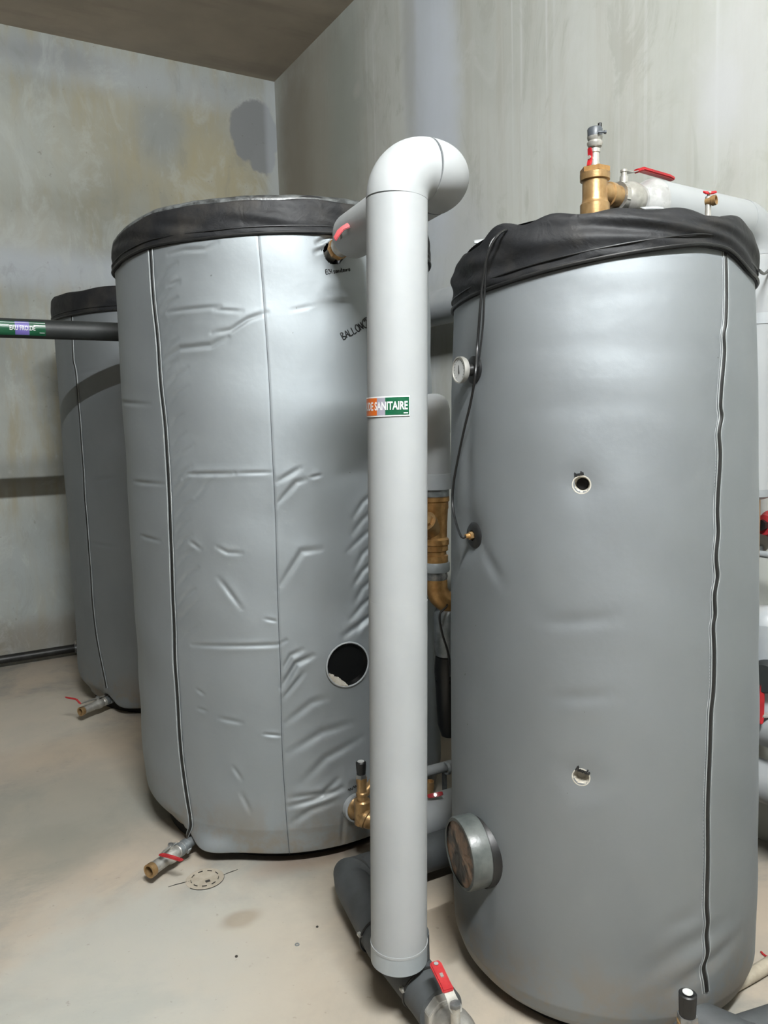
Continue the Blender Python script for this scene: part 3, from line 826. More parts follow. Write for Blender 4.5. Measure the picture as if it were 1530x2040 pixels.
TC = Vector((1.645, 1.612, 0)); ZT = 2.085
zp = lambda py: atg(1185, py, math.hypot(TC.x, TC.y)).z
tee = thing('brass_tee', (TC.x, TC.y, ZT), 'golden brass tee standing on the lid of the nearest tank', 'pipe fitting')
ft = Matrix.Translation((TC.x, TC.y, 0))
ztee = zp(378)
MB(ft).lathe([(0, 2.06), (.040, 2.06), (.040, zp(408)), (.036, zp(405)), (.034, zp(398)), (.034, zp(362)), (.040, zp(360)), (.0405, zp(347)), (.036, zp(345)), (0, zp(345))], 36).build('body', 'brass', tee)
bx_ = Vector((1, .04, 0)).normalized()
fb = frame((TC.x, TC.y, zp(383)), bx_)
MB(fb).lathe([(.030, .0), (.030, .048), (.034, .05), (.034, .066), (.030, .068), (.030, .09), (0, .09)], 32).build('side_branch', 'brass', tee)
MB(ft).lathe([(0, zp(346)), (.041, zp(346)), (.041, zp(336)), (.030, zp(334)), (.018, zp(333)), (0, zp(333))], 6).build('hex_bush', 'bronze', tee)
av = thing('air_vent', (TC.x, TC.y, zp(334)), 'slim nickel air vent with grey cap and red handle on the brass tee', 'air vent')
MB(ft).lathe([(0, zp(334)), (.013, zp(334)), (.013, zp(324)), (.0115, zp(322)), (.0115, zp(306)), (.014, zp(304)), (.014, zp(297)), (.010, zp(295)), (.018, zp(293)), (.021, zp(288)), (.021, zp(284)), (.017, zp(281)), (.020, zp(277)), (.021, zp(273)), (0, zp(273))], 24).build('body', 'nickel', av)
cap = MB(ft).lathe([(0, zp(274)), (.0195, zp(274)), (.0205, zp(258)), (.018, zp(255)), (0, zp(255))], 28).build('cap', 'grey_plastic', av)
ac = atg(1195, 252, math.hypot(TC.x, TC.y))
MB(Matrix.Translation((ac.x, ac.y, 0))).lathe([(0, zp(257)), (.0055, zp(257)), (.0055, zp(247)), (.004, zp(246)), (0, zp(246))], 12).build('vent_screw', 'black_rubber', cap)
MB(frame(atg(1196, 263, 2.28), rgt)).lathe([(0, -.006), (.003, -.006), (.003, .010), (.005, .010), (.005, .016), (0, .016)], 10).build('bleed_nipple', 'grey_plastic', cap)
hp = atg(1176, 314, math.hypot(TC.x, TC.y) - .012)
butterfly(av, hp, (-rgt * .8 - fwd * .6), (0, 0, 1), .95)
# ball valve between tee and insulated pipe
bv0 = Vector((TC.x, TC.y, zp(383))) + bx_ * .088
bv = thing('ball_valve', bv0, 'large nickel ball valve with long red lever beside the brass tee', 'valve')
fbv = frame(bv0, bx_, (0, 0, 1))
MB(fbv).lathe([(.030, 0), (.040, 0), (.040, .016), (.036, .02), (.045, .035), (.047, .055), (.044, .075), (.036, .09), (0, .09)], 32).build('body', 'nickel', bv)
MB(fbv).lathe([(0, 0), (.041, 0), (.041, .015), (0, .015)], 8, phase=.39).build('hex_end', 'nickel', bv)
so = bv0 + bx_ * .03 + Vector((0, 0, .04))
MB(Matrix.Translation(so)).lathe([(0, 0), (.012, 0), (.012, .018), (.008, .02), (.008, .03), (.010, .03), (.010, .036), (0, .036)], 12).build('stem', 'nickel', bv)
lv = so + Vector((0, 0, .032))
MB().strip([lv, lv + bx_ * .03 + Vector((0, 0, .001)), lv + bx_ * .06 + Vector((0, 0, .010))], [.02, .018, .016], .003, bx_.cross(Vector((0, 0, 1)))).build('lever_plate', 'nickel', bv, bevel=.0006)
MB().strip([lv + bx_ * .050 + Vector((0, 0, .008)), lv + bx_ * .075 + Vector((0, 0, .016)), lv + bx_ * .19 + Vector((0, 0, .012)), lv + bx_ * .215 + Vector((0, 0, .009))], [.02, .024, .024, .018], .011, bx_.cross(Vector((0, 0, 1)))).build('lever_grip', 'red', bv, bevel=.003)
# insulated pipe to the wall then down
ip0 = bv0 + bx_ * .085
PZ = ip0.z - .005
XV = 2.41; yv = ip0.y + .04 * (XV - ip0.x)
ov = thing('overhead_insulated_pipe', (XV, yv, PZ), 'white insulated pipe leaving the nearest tank top and turning down by the wall', 'pipe')
rP = .070
a_ = Vector((ip0.x, ip0.y, PZ)); bE = Vector((XV - .10, yv, PZ))
f_ = frame(a_, bx_); MB(f_).lathe([(0, 0), (.046, 0), (.050, .012), (.060, .026), (.0705, .048), (.0705, .06)], 40).build('foil_cone', 'foil', ov)
MB().tube([a_ + bx_ * .055, bE], rP, 40).build('straight', 'white_pvc', ov)
MB().tube(arc(bE, (1, 0, 0), (0, 0, -1), .10, 14), rP + .0012, 40).build('elbow', 'white_pvc', ov)
MB().tube([(XV, yv, PZ - .10), (XV, yv, 1.36)], rP, 40).build('drop_pipe', 'white_pvc', ov)
MB(Matrix.Translation((XV, yv, 0))).lathe([(rP, 1.36), (rP * .9, 1.335), (rP * .6, 1.325), (0, 1.325)], 40).build('end_cap', 'white_pvc_old', ov)
MB(Matrix.Translation((XV, yv, 0))).lathe([(rP, 1.9), (rP + .002, 1.9), (rP + .002, 1.935), (rP, 1.935)], 40).build('seam_ring', 'white_pvc_old', ov)
MB().tube([(XV, yv, 1.33), (XV, yv, .74)], .028, 20).build('copper_drop', 'bronze', ov)
MB().box((XV + .1, yv, 1.62), (.24, .03, .03)).build('wall_bracket', 'galvanised', ov)
# small bleed valve on that pipe / lid
sv = atcyl(1416, 410, RT.c, Rt - .06)[0]
s_ = thing('bleed_valve', (sv.x, sv.y, 2.04), 'tiny brass bleed valve with red butterfly at the right of the nearest lid', 'valve')
q = atg(1411, 402, math.hypot(sv.x, sv.y)); MB(Matrix.Translation((q.x, q.y, 0))).lathe([(0, 2.03), (.007, 2.03), (.007, q.z + .012), (0, q.z + .012)], 14).build('stub', 'nickel', s_)
MB(frame(q + Vector((0, 0, .0)), (rgt * .75 - fwd * .66))).lathe([(0, -.006), (.009, -.006), (.010, .002), (.010, .008), (.012, .009), (.012, .019), (.0095, .019), (.0085, .008), (0, .008)], 20).build('spout', 'brass', s_)
butterfly(s_, q + Vector((0, 0, .018)) - fwd * .006, (-fwd + Vector((0, 0, .6))), rgt, .62)
# scraps of foil on the lid
def scrap(name, px, py, g, w, h, mat, label, curl):
    q = atg(px, py, g); V = []; n = 12
    for i in range(n + 1):
        t = i / n; c_ = curl * max(0, t - .7) * 3
        for k in (0, 1, 2): V.append(tuple(q + rgt * (w * (t - .5)) + fwd * (.012 * k + c_ * .02) + Vector((0, 0, -.004 + h * (k / 2) * (1 - .4 * abs(t - .5)) + .008 * c_ * k / 2))))
    o = MB().add(V, [(3 * i + k, 3 * i + k + 1, 3 * i + k + 4, 3 * i + k + 3) for i in range(n) for k in (0, 1)]).build(name, mat)
    o.modifiers.new('solid', 'SOLIDIFY').thickness = .003
    return tag(o, label, 'scrap')


scrap('foil_scrap', 1308, 411, 1.98, .062, .014, 'white_pvc', 'curled white foil scrap lying on the nearest lid under the ball valve', 1)
scrap('insulation_scrap', 966, 480, 2.12, .055, .018, 'white_pvc', 'small white insulation scrap on the left edge of the nearest lid by the cable', 0)
qa = RT.point(RT.map(1498, 520)[0], 1.97, .012); qb = atx(1532, 538, 2.33)
tag(MB().tube(smooth_path([qa, qa * .5 + qb * .5 + Vector((0, 0, -.01)), qb, qb + (qb - qa) * .25]), .004, 8).build('black_wire', 'black_rubber'), 'short black wire running from the nearest lid to the pipe by the wall', 'cable')

# ------------------------------------------------------------------ white riser in front
GR = 1.95; RB = atg(795, 1908, GR); RT_ = atg(790.5, 384, GR)
rx = .0745; RZ = 2.145
ud = (RT_ - RB).normalized(); top = RB + ud * ((RZ - RB.z) / ud.z)
rs_ = thing('white_riser_pipe', RB, 'thick white insulated riser pipe with elbow on top and a hot water sticker, in front', 'pipe')
zs = atg(793, 1207, GR - rx).z
MB().tube([RB + ud * .048, RB + ud * (zs - RB.z)], rx + .0005, 64).build('lower_shell', 'white_pvc', rs_)
MB().tube([RB + ud * (zs - RB.z), top], rx, 64).build('upper_shell', 'white_pvc', rs_)
MB().tube([RB, RB + ud * .05], rx + .0012, 64).build('end_collar', 'grey_pvc', rs_)
MB().tube([RB + ud * .046, RB + ud * .0525], rx + .0022, 64).build('collar_seam', 'white_pvc', rs_)
e1 = arc(top, ud, (1, .0, 0), .080, 16); e2 = arc(e1[-1] + Vector((.002, 0, 0)), (1, 0, 0), (.0, 1, 0), .080, 16)
MB().tube(e1, rx + .0004, 64).build('elbow', 'white_pvc', rs_)
MB().tube(e2, rx + .0008, 64).build('elbow', 'white_pvc', rs_)
MB().tube([e1[-1] - Vector((.001, 0, 0)), e1[-1] + Vector((.003, 0, 0))], rx - .001, 48).build('joint', 'grey_plastic', rs_)
con = LT.point(*HLt, 0.0)
pe = aty(703, 470, 2.36); st_ = e2[-1]; dr = (pe - st_).normalized()
MB().tube([st_ - dr * .001, st_ + dr * .0022], rx + .0012, 48).build('joint', 'grey_plastic', rs_)
MB().tube([st_ + dr * .002, pe - dr * .02], rx, 64).build('branch_shell', 'white_pvc', rs_)
f_ = frame(pe - dr * .022, dr); MB(f_).lathe([(rx, 0), (rx, .012), (rx * .93, .03), (rx * .75, .042), (.03, .046), (0, .046)], 48).build('branch_end', 'white_pvc', rs_)
# valve joining riser branch and tank
dv = (con - pe).normalized()
jv = thing('outlet_valve', con, 'nickel outlet valve with red butterfly handle between middle tank and riser branch', 'valve')
f_ = frame(con - dv * .13, dv); LV = .20
MB(f_).lathe([(0, .05), (.030, .05), (.034, .06), (.034, .085), (.030, .09), (.027, .10), (.022, .11), (.022, .20), (0, .20)], 32).build('body', 'nickel', jv)
MB(f_).lathe([(.0355, .085), (.0375, .088), (.0375, .104), (.0355, .107), (.03, .107), (.03, .085)], 8).build('union_nut', 'bronze', jv)
hb = atg(677, 462, math.hypot(con.x, con.y) - .30)
MB().tube([con - dv * .06, hb], .006, 12).build('stem', 'nickel', jv)
hd = (rgt * .8 + Vector((0, 0, .55))).normalized()
MB().strip([hb - hd * .020 - Vector((0, 0, .012)), hb - hd * .004, hb + hd * .012 + Vector((0, 0, .004)), hb + hd * .036], [.014, .017, .014, .018], .008, fwd.cross(hd)).build('butterfly_handle', 'red', jv, bevel=.002)
# sleeve seen in the jacket hole
MB(frame(con, n0(HLt[0]))).lathe([(.046, .000), (.043, .004), (.040, -.01), (.038, -.06), (0, -.06)], 36).build('hole_sleeve', 'gloss_black', tank_l)


def on_riser(arc_len, z):
    a = -arc_len / rx
    view = Vector((RB.x, RB.y, 0)).normalized() * -1; side = Vector((view.y, -view.x, 0)) * -1
    return RB + ud * ((z - RB.z) / ud.z) + (view * math.cos(a) - side * math.sin(a)) * (rx + on_riser.lift)


def patch(name, s0, s1, za, zb_, lift, mat, parent, n=24):
    on_riser.lift = lift; V = []
    for i in range(n + 1):
        s_1 = s0 + (s1 - s0) * i / n
        for z in (za, zb_): V.append(tuple(on_riser(s_1, z)))
    return MB().add(V, [(2 * i, 2 * i + 1, 2 * i + 3, 2 * i + 2) for i in range(n)]).build(name, mat, parent)


zl0, zl1 = atg(775, 829.5, GR - rx).z, atg(775, 789, GR - rx).z
D = math.pi / 180 * rx
sgn = 1 if (on_riser.__setattr__('lift', 0) or (on_riser(.02, 1.6) - on_riser(0, 1.6)).dot(rgt) > 0) else -1
SS = lambda deg: sgn * deg * D
stk = patch('hot_water_sticker', SS(-176), SS(22), zl0, zl1, .0022, 'sticker_white', rs_, 60)
eb = .0032
patch('green_field', SS(-23.4), SS(20.4), zl0 + eb, zl1 - eb, .0026, 'sticker_green', stk)
patch('grey_field', SS(-41), SS(-23.4), zl0 + eb, zl1 - eb, .0026, 'sticker_grey', stk)
patch('orange_field', SS(-84), SS(-41), zl0 + eb, zl1 - eb, .0026, 'sticker_orange', stk)
patch('green_field', SS(-174), SS(-84), zl0 + eb, zl1 - eb, .0026, 'sticker_green', stk, 40)
tv, tf = text_mesh('EAU CHAUDE SANITAIRE', .0205, .60, .028)
wtxt = tv[:, 0].max(); zc_ = (zl0 + zl1) / 2 - .009; on_riser.lift = .0031
kx = (69 * D / (wtxt * 9.2 / 20.0)); tv[:, 0] *= kx; wtxt *= kx
on_riser.lift = .0031
MB().add([tuple(on_riser(sgn * (17.5 * D - wtxt + p[0]), zc_ + p[1])) for p in tv], tf).build('lettering', 'sticker_white', stk, smooth=False)
patch('maker_mark', SS(10), SS(18), zl0 + .006, zl0 + .0085, .0031, 'sticker_white', stk, 4)

# ------------------------------------------------------------------ grey foam covered pipe on the floor
ZF = .105; fr = .061
c1 = Vector((1.113, 2.205, ZF)); xr_ = Vector((1.95, 2.155, ZF)); p1 = Vector((1.049, 1.86, ZF)); p2 = Vector((1.036, 1.60, ZF)); p3 = Vector((1.030, 1.545, ZF))
fp = thing('grey_floor_pipe', (1.05, 1.8, 0), 'dark grey foam covered pipe bent over the floor under the riser', 'pipe')
da = (c1 - xr_).normalized(); db = (p1 - c1).normalized()
MB().tube([xr_, c1 - da * .05], fr, 40).build('back_run', 'foam_insulation', fp)
MB().tube([c1 + db * .05, p1, p2, p3], fr, 40).build('front_run', 'foam_insulation', fp)
nC = (da - db).normalized()
MB().tube([c1 - da * .055, c1 - da * .045, c1 + (db - da) * .012, c1 + db * .045, c1 + db * .055], [fr, fr, fr * 1.22, fr, fr], 40).build('corner_joint', 'foam_insulation', fp)
for (px, py) in ((736, 1868), (828, 1975)):
    cA = atz(px, py, ZF); yy = cA.y + .0
    pc = p1.lerp(p2, min(max((p1.y - yy) / (p1.y - p2.y), -.6), 1.1)); dd = (p2 - p1).normalized()
    f_ = frame(pc, dd); cl = MB(f_).tube([((fr + .0016) * math.cos(t), (fr + .0016) * math.sin(t), .012 * math.cos(t)) for t in [i * TWO / 40 for i in range(40)]], .0032, 8, closed=True).build('cable_tie', 'black_rubber', fp)
    sd = Vector((-.75, -.1, .2)).normalized(); sd = (sd - dd * sd.dot(dd)).normalized()
    MB(frame(pc + sd * (fr + .003) - dd * .003, dd)).box((0, 0, 0), (.010, .012, .018)).build('tie_screw', 'nickel', cl, bevel=.002)
MB(frame((1.04, 1.70, .07), (0, 0, 1))).lathe([(0, .03), (.05, .03), (.05, .16), (0, .16)], 32).build('riser_stub', 'foam_insulation', fp)
for p_ in ((1.6, 2.18), (1.07, 1.98)):
    MB().box((p_[0], p_[1], .024), (.05, .05, .048)).build('support_block', 'foam_insulation', fp, bevel=.004)
# ball valve at its front end
vd = (p3 - p2).normalized()
gv = thing('front_ball_valve', p3, 'nickel ball valve with worn red lever at the front end of the floor pipe', 'valve')
f_ = frame(p3 - vd * .004, vd, (0, 0, 1))
MB(f_).lathe([(0, 0), (.052, 0), (.052, .03), (.046, .034), (0, .034)], 8, phase=.39).build('hex_end', 'nickel', gv, bevel=.002)
MB(f_).lathe([(.03, .03), (.042, .036), (.050, .06), (.051, .085), (.047, .11), (.042, .125), (.042, .15), (.052, .152), (.052, .18), (0, .18)], 32).build('body', 'nickel', gv)
vs_ = atz(907, 2010, .205); Lh = atz(866, 1918, .245)
MB().tube([Vector((vs_.x, vs_.y, .14)), vs_ + Vector((0, 0, .012))], .012, 16).build('stem', 'nickel', gv)
MB(Matrix.Translation(vs_ + Vector((0, 0, .006)))).lathe([(0, 0), (.0145, 0), (.0145, .010), (.0085, .012), (0, .012)], 6).build('stem_nut', 'steel', gv, bevel=.001)
m1 = atz(892, 1972, .238); sdv = (Lh - vs_).cross(Vector((0, 0, 1))).normalized()
MB().strip([vs_ + (vs_ - m1) * .25 + Vector((0, 0, .002)), vs_ + Vector((0, 0, .004)), vs_.lerp(m1, .55) + Vector((0, 0, .004)), m1], [.026, .032, .026, .026], .0035, sdv).build('lever_plate', 'nickel', gv, bevel=.0008)
mm_ = m1.lerp(Lh, .28)
MB().strip([m1.lerp(Lh, -.06), mm_, m1.lerp(Lh, .9), Lh + (Lh - m1) * .03], [.030, .029, .031, .024], .010, sdv).build('lever_grip', 'red_worn', gv, bevel=.003)
MB().strip([m1.lerp(Lh, .38) + Vector((0, 0, .0062)), m1.lerp(Lh, .52) + Vector((0, 0, .0062))], [.008, .008], .002, sdv).build('grip_slot', 'nickel', gv)
gc = Lh.lerp(m1, .12) + Vector((0, 0, .0058)); MB(Matrix.Translation(gc)).lathe([(0, 0), (.006, 0), (.006, .0016), (0, .0016)], 16).build('grip_rivet', 'piping', gv)
MB().box((p3.x + vd.x * .12, p3.y + vd.y * .12, .028), (.05, .05, .056)).build('support_block', 'foam_insulation', gv, bevel=.004)

# ------------------------------------------------------------------ brass group low on the middle tank
tb, zb0 = LT.map(706, 1603); Pb = LT.point(tb, zb0); nb = (n0(tb) + Vector((.12, 0, 0))).normalized()
bg = thing('safety_valve_group', Pb, 'brass tee with black capped safety valve low on the middle tank beside the riser', 'valve')
f_ = frame(Pb - nb * .04, nb)
MB(f_).lathe([(.05, 0), (.0535, .0), (.0535, .052), (.047, .054), (.047, .02)], 32).build('foam_collar', 'white_pvc_old', bg)
MB(f_).lathe([(0, .0), (.046, .0), (.046, .050), (.042, .054), (.037, .062), (.034, .09), (.034, .15), (0, .15)], 32).build('tank_branch', 'brass', bg)
yv2 = Pb.y - .095
zq = lambda py: aty(722, py, yv2)
ctr = zq(1612)
MB(Matrix.Translation((ctr.x, ctr.y, 0))).lathe([(0, zq(1640).z), (.030, zq(1640).z), (.030, zq(1606).z), (.0305, zq(1604).z), (.0305, zq(1595).z), (.026, zq(1592).z), (0, zq(1592).z)], 28).build('tee_body', 'brass', bg)
MB(Matrix.Translation((ctr.x, ctr.y, 0))).lathe([(0, zq(1594).z), (.0195, zq(1594).z), (.0195, zq(1584).z), (.021, zq(1583).z), (.021, zq(1578).z), (.0175, zq(1576).z), (.0175, zq(1560).z), (.0195, zq(1558).z), (.0195, zq(1548).z), (0, zq(1548).z)], 24).build('valve_body', 'brass', bg)
MB(Matrix.Translation((ctr.x, ctr.y, 0))).lathe([(0, zq(1549).z), (.0205, zq(1549).z), (.0205, zq(1541).z), (0, zq(1541).z)], 6).build('lock_nut', 'steel', bg)
kn = MB(Matrix.Translation((ctr.x, ctr.y, 0))).lathe([(0, zq(1543).z), (.015, zq(1543).z), (.0175, zq(1532).z), (.0185, zq(1522).z), (.0185, zq(1518).z), (.0155, zq(1516).z), (0, zq(1516).z)], 20).build('black_knob', 'black_rubber', bg)
MB(Matrix.Translation((ctr.x, ctr.y, zq(1516).z - .001))).lathe([(0, 0), (.0125, 0), (.0125, .002), (0, .002)], 20).build('knob_disc', 'dial_white', kn)
ea = Vector((ctr.x, ctr.y, zq(1622).z)); WL = atg(872, 1622, 2.80)
eb_ = Vector((ctr.x + .03, ctr.y - .01, zq(1636).z))
MB().tube(smooth_path([ea, ea + Vector((.01, -.025, -.012)), ea + Vector((.05, -.035, -.016)), ea + Vector((.12, -.035, -.016))], 6), .0325, 28).build('elbow', 'brass', bg)
MB(frame(ea + Vector((.0, -.012, -.006)), Vector((.5, -.8, -.35)))).lathe([(.030, 0), (.036, .002), (.036, .014), (.032, .017), (.03, .017)], 28).build('elbow_bead', 'brass', bg)
op = atx(742, 1558, ctr.x + .05)
MB().tube([ctr + Vector((.0, .0, .05)), ctr + Vector((.035, .012, .065)), ctr + Vector((.06, .015, .085))], .017, 20).build('outlet', 'brass', bg)
# white pipe from it to the wall
wl = thing('low_white_pipe', WL, 'fat white insulated pipe just above the floor between riser and nearest tank', 'pipe')
dW = Vector((1, -.06, 0)).normalized(); wr_ = .078
ws = WL - dW * (WL.x - (ea.x + .10))
MB().tube([ws, WL + dW * .9], wr_, 40).build('shell', 'white_pvc', wl)
MB(frame(ws + dW * .002, -dW)).lathe([(wr_, 0), (wr_ * .9, .02), (.034, .03), (0, .03)], 32).build('end_cone', 'white_pvc_old', wl)
q0 = WL + dW * .5; MB().box((q0.x, q0.y, (q0.z - wr_ + .004) / 2), (.04, .06, q0.z - wr_ + .004)).build('support_leg', 'galvanised', wl)
dq = WL + dW * .01; MB().strip([(dq.x, dq.y, dq.z - wr_ + .01), (dq.x, dq.y, dq.z - wr_ - .035)], [.016, .010], .004, (1, 0, 0)).build('strap_end', 'black_rubber', wl)
tvp = WL - dW * .03 + Vector((0, 0, wr_))
tv_ = thing('test_valve', tvp, 'small brass test valve with red butterfly on the fat low white pipe', 'valve')
tvg = math.hypot(tvp.x, tvp.y)
tx = atg(857, 1585, tvg); mt_ = Matrix.Translation((tx.x, tx.y, 0)); hz = lambda py: atg(857, py, tvg).z
MB(mt_).lathe([(0, tvp.z - .01), (.012, tvp.z - .01), (.013, hz(1572)), (.015, hz(1571)), (.015, hz(1568)), (.0165, hz(1566)), (.0165, hz(1556)), (.0145, hz(1556)), (.0145, hz(1562)), (0, hz(1562))], 20).build('body', 'brass', tv_)
butterfly(tv_, atg(867, 1584, tvg - .03), (-fwd * .8 + Vector((0, 0, .5))), (rgt + Vector((0, 0, .25))), 1.1)
# thin white pipe above it
sm = atg(872, 1531, 3.02)
tw = thing('thin_white_pipe', sm, 'thin white pipe with a clip just above the fat low white pipe', 'pipe')
MB().tube([sm - dW * .06, sm + dW * .7], .0205, 20).build('tube', 'white_pvc', tw)
cq = atg(890, 1517, 3.02); MB(frame(Vector((cq.x, cq.y, sm.z)) + dW * .0, dW)).lathe([(.0205, -.006), (.025, -.006), (.025, .006), (.0205, .006)], 20).build('clip', 'white_pvc_old', tw)
for k in (.03, .45):
    q0 = sm + dW * k; MB().box((q0.x, q0.y, sm.z / 2 - .008), (.014, .014, sm.z - .016)).build('support_leg', 'galvanised', tw)

# ------------------------------------------------------------------ column between riser and nearest tank
GC = 2.95; cz = lambda py: atg(866, py, GC).z; C0 = atg(866, 1000, GC); mc = Matrix.Translation((C0.x, C0.y, 0))
cl_ = thing('insulated_column', (C0.x, C0.y, cz(975)), 'white insulated column with domed top showing between riser and nearest tank', 'pipe')
MB(mc).lathe([(.064, cz(947)), (.064, cz(864)), (.0655, cz(862)), (.0645, cz(815)), (.058, cz(800)), (.044, cz(790)), (.022, cz(785)), (0, cz(784))], 40).build('dome', 'white_pvc', cl_)
MB(mc).lathe([(.03, cz(974)), (.066, cz(974)), (.066, cz(944)), (.0645, cz(943)), (.03, cz(943))], 40).build('collar', 'white_pvc_old', cl_)
MB(mc).lathe([(0, cz(990)), (.056, cz(990)), (.056, cz(972)), (0, cz(972))], 32).build('steel_ring', 'galvanised', cl_)
ys = thing('brass_strainer', (C0.x, C0.y, cz(1135)), 'bronze Y strainer with union below the insulated column behind the riser', 'valve')
MB(mc).lathe([(0, cz(1120)), (.046, cz(1120)), (.046, cz(1106)), (.040, cz(1104)), (.040, cz(1098)), (.047, cz(1096)), (.047, cz(1086)), (.051, cz(1084)), (.051, cz(1074)), (.044, cz(1070)), (.046, cz(1040)), (.050, cz(1015)), (.052, cz(1012)), (.052, cz(1000)), (.056, cz(998)), (.056, cz(988)), (0, cz(988))], 32).build('body', 'bronze', ys)
yb = Vector((C0.x, C0.y, cz(1062))); yd = (-rgt * .42 + Vector((0, 0, .50)) - fwd * .72).normalized()
MB(frame(yb, yd)).lathe([(0, 0), (.034, 0), (.036, .07), (.040, .072), (.040, .095), (0, .095)], 24).build('strainer_leg', 'brass', ys)
MB(frame(yb + yd * .09, yd)).lathe([(0, 0), (.030, 0), (.030, .02), (0, .02)], 6).build('strainer_cap', 'brass', ys)
MB(mc).lathe([(0, cz(1138)), (.050, cz(1138)), (.052, cz(1134)), (.052, cz(1121)), (.049, cz(1119)), (0, cz(1119))], 32).build('union_ring', 'grey_pvc', ys)
MB(mc).lathe([(0, cz(1158)), (.038, cz(1158)), (.044, cz(1148)), (.040, cz(1136)), (0, cz(1136))], 28).build('union_nut', 'steel', ys)
el = [Vector((C0.x, C0.y, cz(1154)))] + arc((C0.x, C0.y, cz(1168)), (0, 0, -1), (1, -.25, 0), .07, 8)
el.append(el[-1] + Vector((1, -.25, 0)).normalized() * .16)
MB().tube(el, .042, 28).build('elbow', 'bronze', ys)
pump = atg(892, 1260, 2.98); mpz = lambda py: atg(892, py, 2.98).z; mp = Matrix.Translation((pump.x, pump.y, 0))
pu = thing('circulation_pump', (pump.x, pump.y, 0), 'silver and black pump body glimpsed beside the nearest tank below the strainer', 'pump')
MB(mp).lathe([(0, mpz(1304)), (.050, mpz(1304)), (.054, mpz(1296)), (.054, mpz(1222)), (.046, mpz(1214)), (.03, mpz(1205)), (0, mpz(1205))], 32).build('silver_housing', 'galvanised', pu)
MB(mp).lathe([(0, mpz(1464)), (.034, mpz(1464)), (.048, mpz(1440)), (.056, mpz(1330)), (.050, mpz(1306)), (0, mpz(1302))], 32).build('black_motor', 'gloss_black', pu)
MB().tube([(pump.x, pump.y, mpz(1208)), (pump.x, pump.y, cz(1196))], .03, 20).build('neck', 'iron', pu)
pc = [el[6], el[6] + Vector((-.02, -.045, -.01)), atg(876, 1225, 2.80), atg(881, 1262, 2.80), atg(893, 1302, 2.82), atg(897, 1340, 2.86), Vector((pump.x, pump.y, mpz(1350)))]
tag(MB().tube(smooth_path(pc, 6), .0042, 8).build('pump_cable', 'black_rubber'), 'thin black cable curving down over the silver pump housing', 'cable')
# header along the right wall
hw = atx(878, 612, 2.46)
hd_ = thing('wall_header_pipe', hw, 'fat white insulated pipe along the right wall seen behind the riser', 'pipe')
MB().tube([(2.46, 2.95, hw.z), (2.46, 4.9, hw.z)], .092, 36).build('shell', 'white_pvc_old', hd_)
for yy in (3.15, 4.5):
    MB().tube([(2.46 + .097 * math.cos(t), yy, hw.z + .097 * math.sin(t)) for t in [i * TWO / 30 for i in range(30)]], .006, 8, closed=True).build('hanger_ring', 'galvanised', hd_)
    MB().tube([(2.55, yy, hw.z), (2.64, yy, hw.z)], .008, 10).build('wall_stud', 'galvanised', hd_)

# ------------------------------------------------------------------ right edge behind the nearest tank
XW = 2.42
for zc0, nm, lab, r_ in ((atx(1520, 1440, XW).z, 'wall_pipe', 'upper white insulated pipe low on the right wall, with red handle', .075),
                         (atx(1520, 1555, XW).z, 'wall_pipe', 'lower white insulated pipe low on the right wall, nearest the floor', .072)):
    o = thing(nm, (XW, 1.5, zc0), lab, 'pipe', 'white pipes low on the right wall')
    MB().tube([(XW, 2.05, zc0), (XW, .9, zc0)], r_, 36).build('shell', 'white_pvc', o)
    for yy in (1.95, 1.1): MB().box((XW + .12, yy, zc0), (.2, .03, .03)).build('wall_bracket', 'galvanised', o)
    if r_ > .074: UP = Vector((XW, 1.6, zc0))
rl = atx(1516, 1402, XW - .10)
rv = thing('wall_valve_handle', rl, 'red lever handle at the right edge beside the nearest tank', 'valve')
MB().strip([rl + Vector((0, 0, .075)), rl + Vector((0, 0, .05)), rl - Vector((0, 0, .05)), rl - Vector((0, 0, .07))], [.012, .02, .020, .012], .012, rgt).build('lever_grip', 'red', rv, bevel=.003)
MB().tube([rl - Vector((0, 0, .04)), Vector((XW - .05, rl.y, rl.z - .05))], .009, 12).build('stem', 'nickel', rv)
q = atx(1530, 1250, XW)
eo = thing('wall_elbow_pipe', (XW, q.y, q.z), 'white insulated bend with dark grey end above the low wall pipes', 'pipe')
MB().tube([(XW, q.y, UP.z + .05), (XW, q.y, q.z + .02)], .070, 36).build('shell', 'white_pvc_old', eo)
MB(Matrix.Translation((XW, q.y, q.z + .02))).lathe([(.070, 0), (.06, .03), (.035, .05), (0, .055)], 36).build('dome', 'white_pvc_old', eo)
q = atx(1530, 1343, XW - .05); MB(frame((XW - .05, q.y, q.z), (-1, -.3, 0))).lathe([(.052, 0), (.052, .05), (.046, .058), (0, .058)], 28).build('grey_end', 'dark_insulation', eo)
q = atx(1526, 1105, XW + .08)
cdp = thing('wall_conduit', q, 'thin grey conduit on the right wall at the frame edge', 'conduit')
MB().tube([(q.x, q.y + .35, q.z), (q.x, q.y - .5, q.z)], .012, 14).build('tube', 'grey_pvc', cdp)
MB().box((q.x + .06, q.y + .1, q.z), (.12, .02, .02)).build('clip', 'galvanised', cdp)
q = atx(1527, 1045, XR - .06)
jb = thing('red_wall_valve', q, 'dark red fitting on the right wall above the thin conduit', 'valve')
MB(frame((XR - .0, q.y, q.z), (-1, 0, 0))).lathe([(0, 0), (.05, 0), (.05, .03), (.036, .05), (.036, .075), (0, .08)], 24).build('body', 'red_worn', jb)
MB(frame((XR - .08, q.y, q.z), (-1, 0, 0))).lathe([(0, -.01), (.02, -.01), (.02, .012), (0, .012)], 6).build('nut', 'iron', jb)

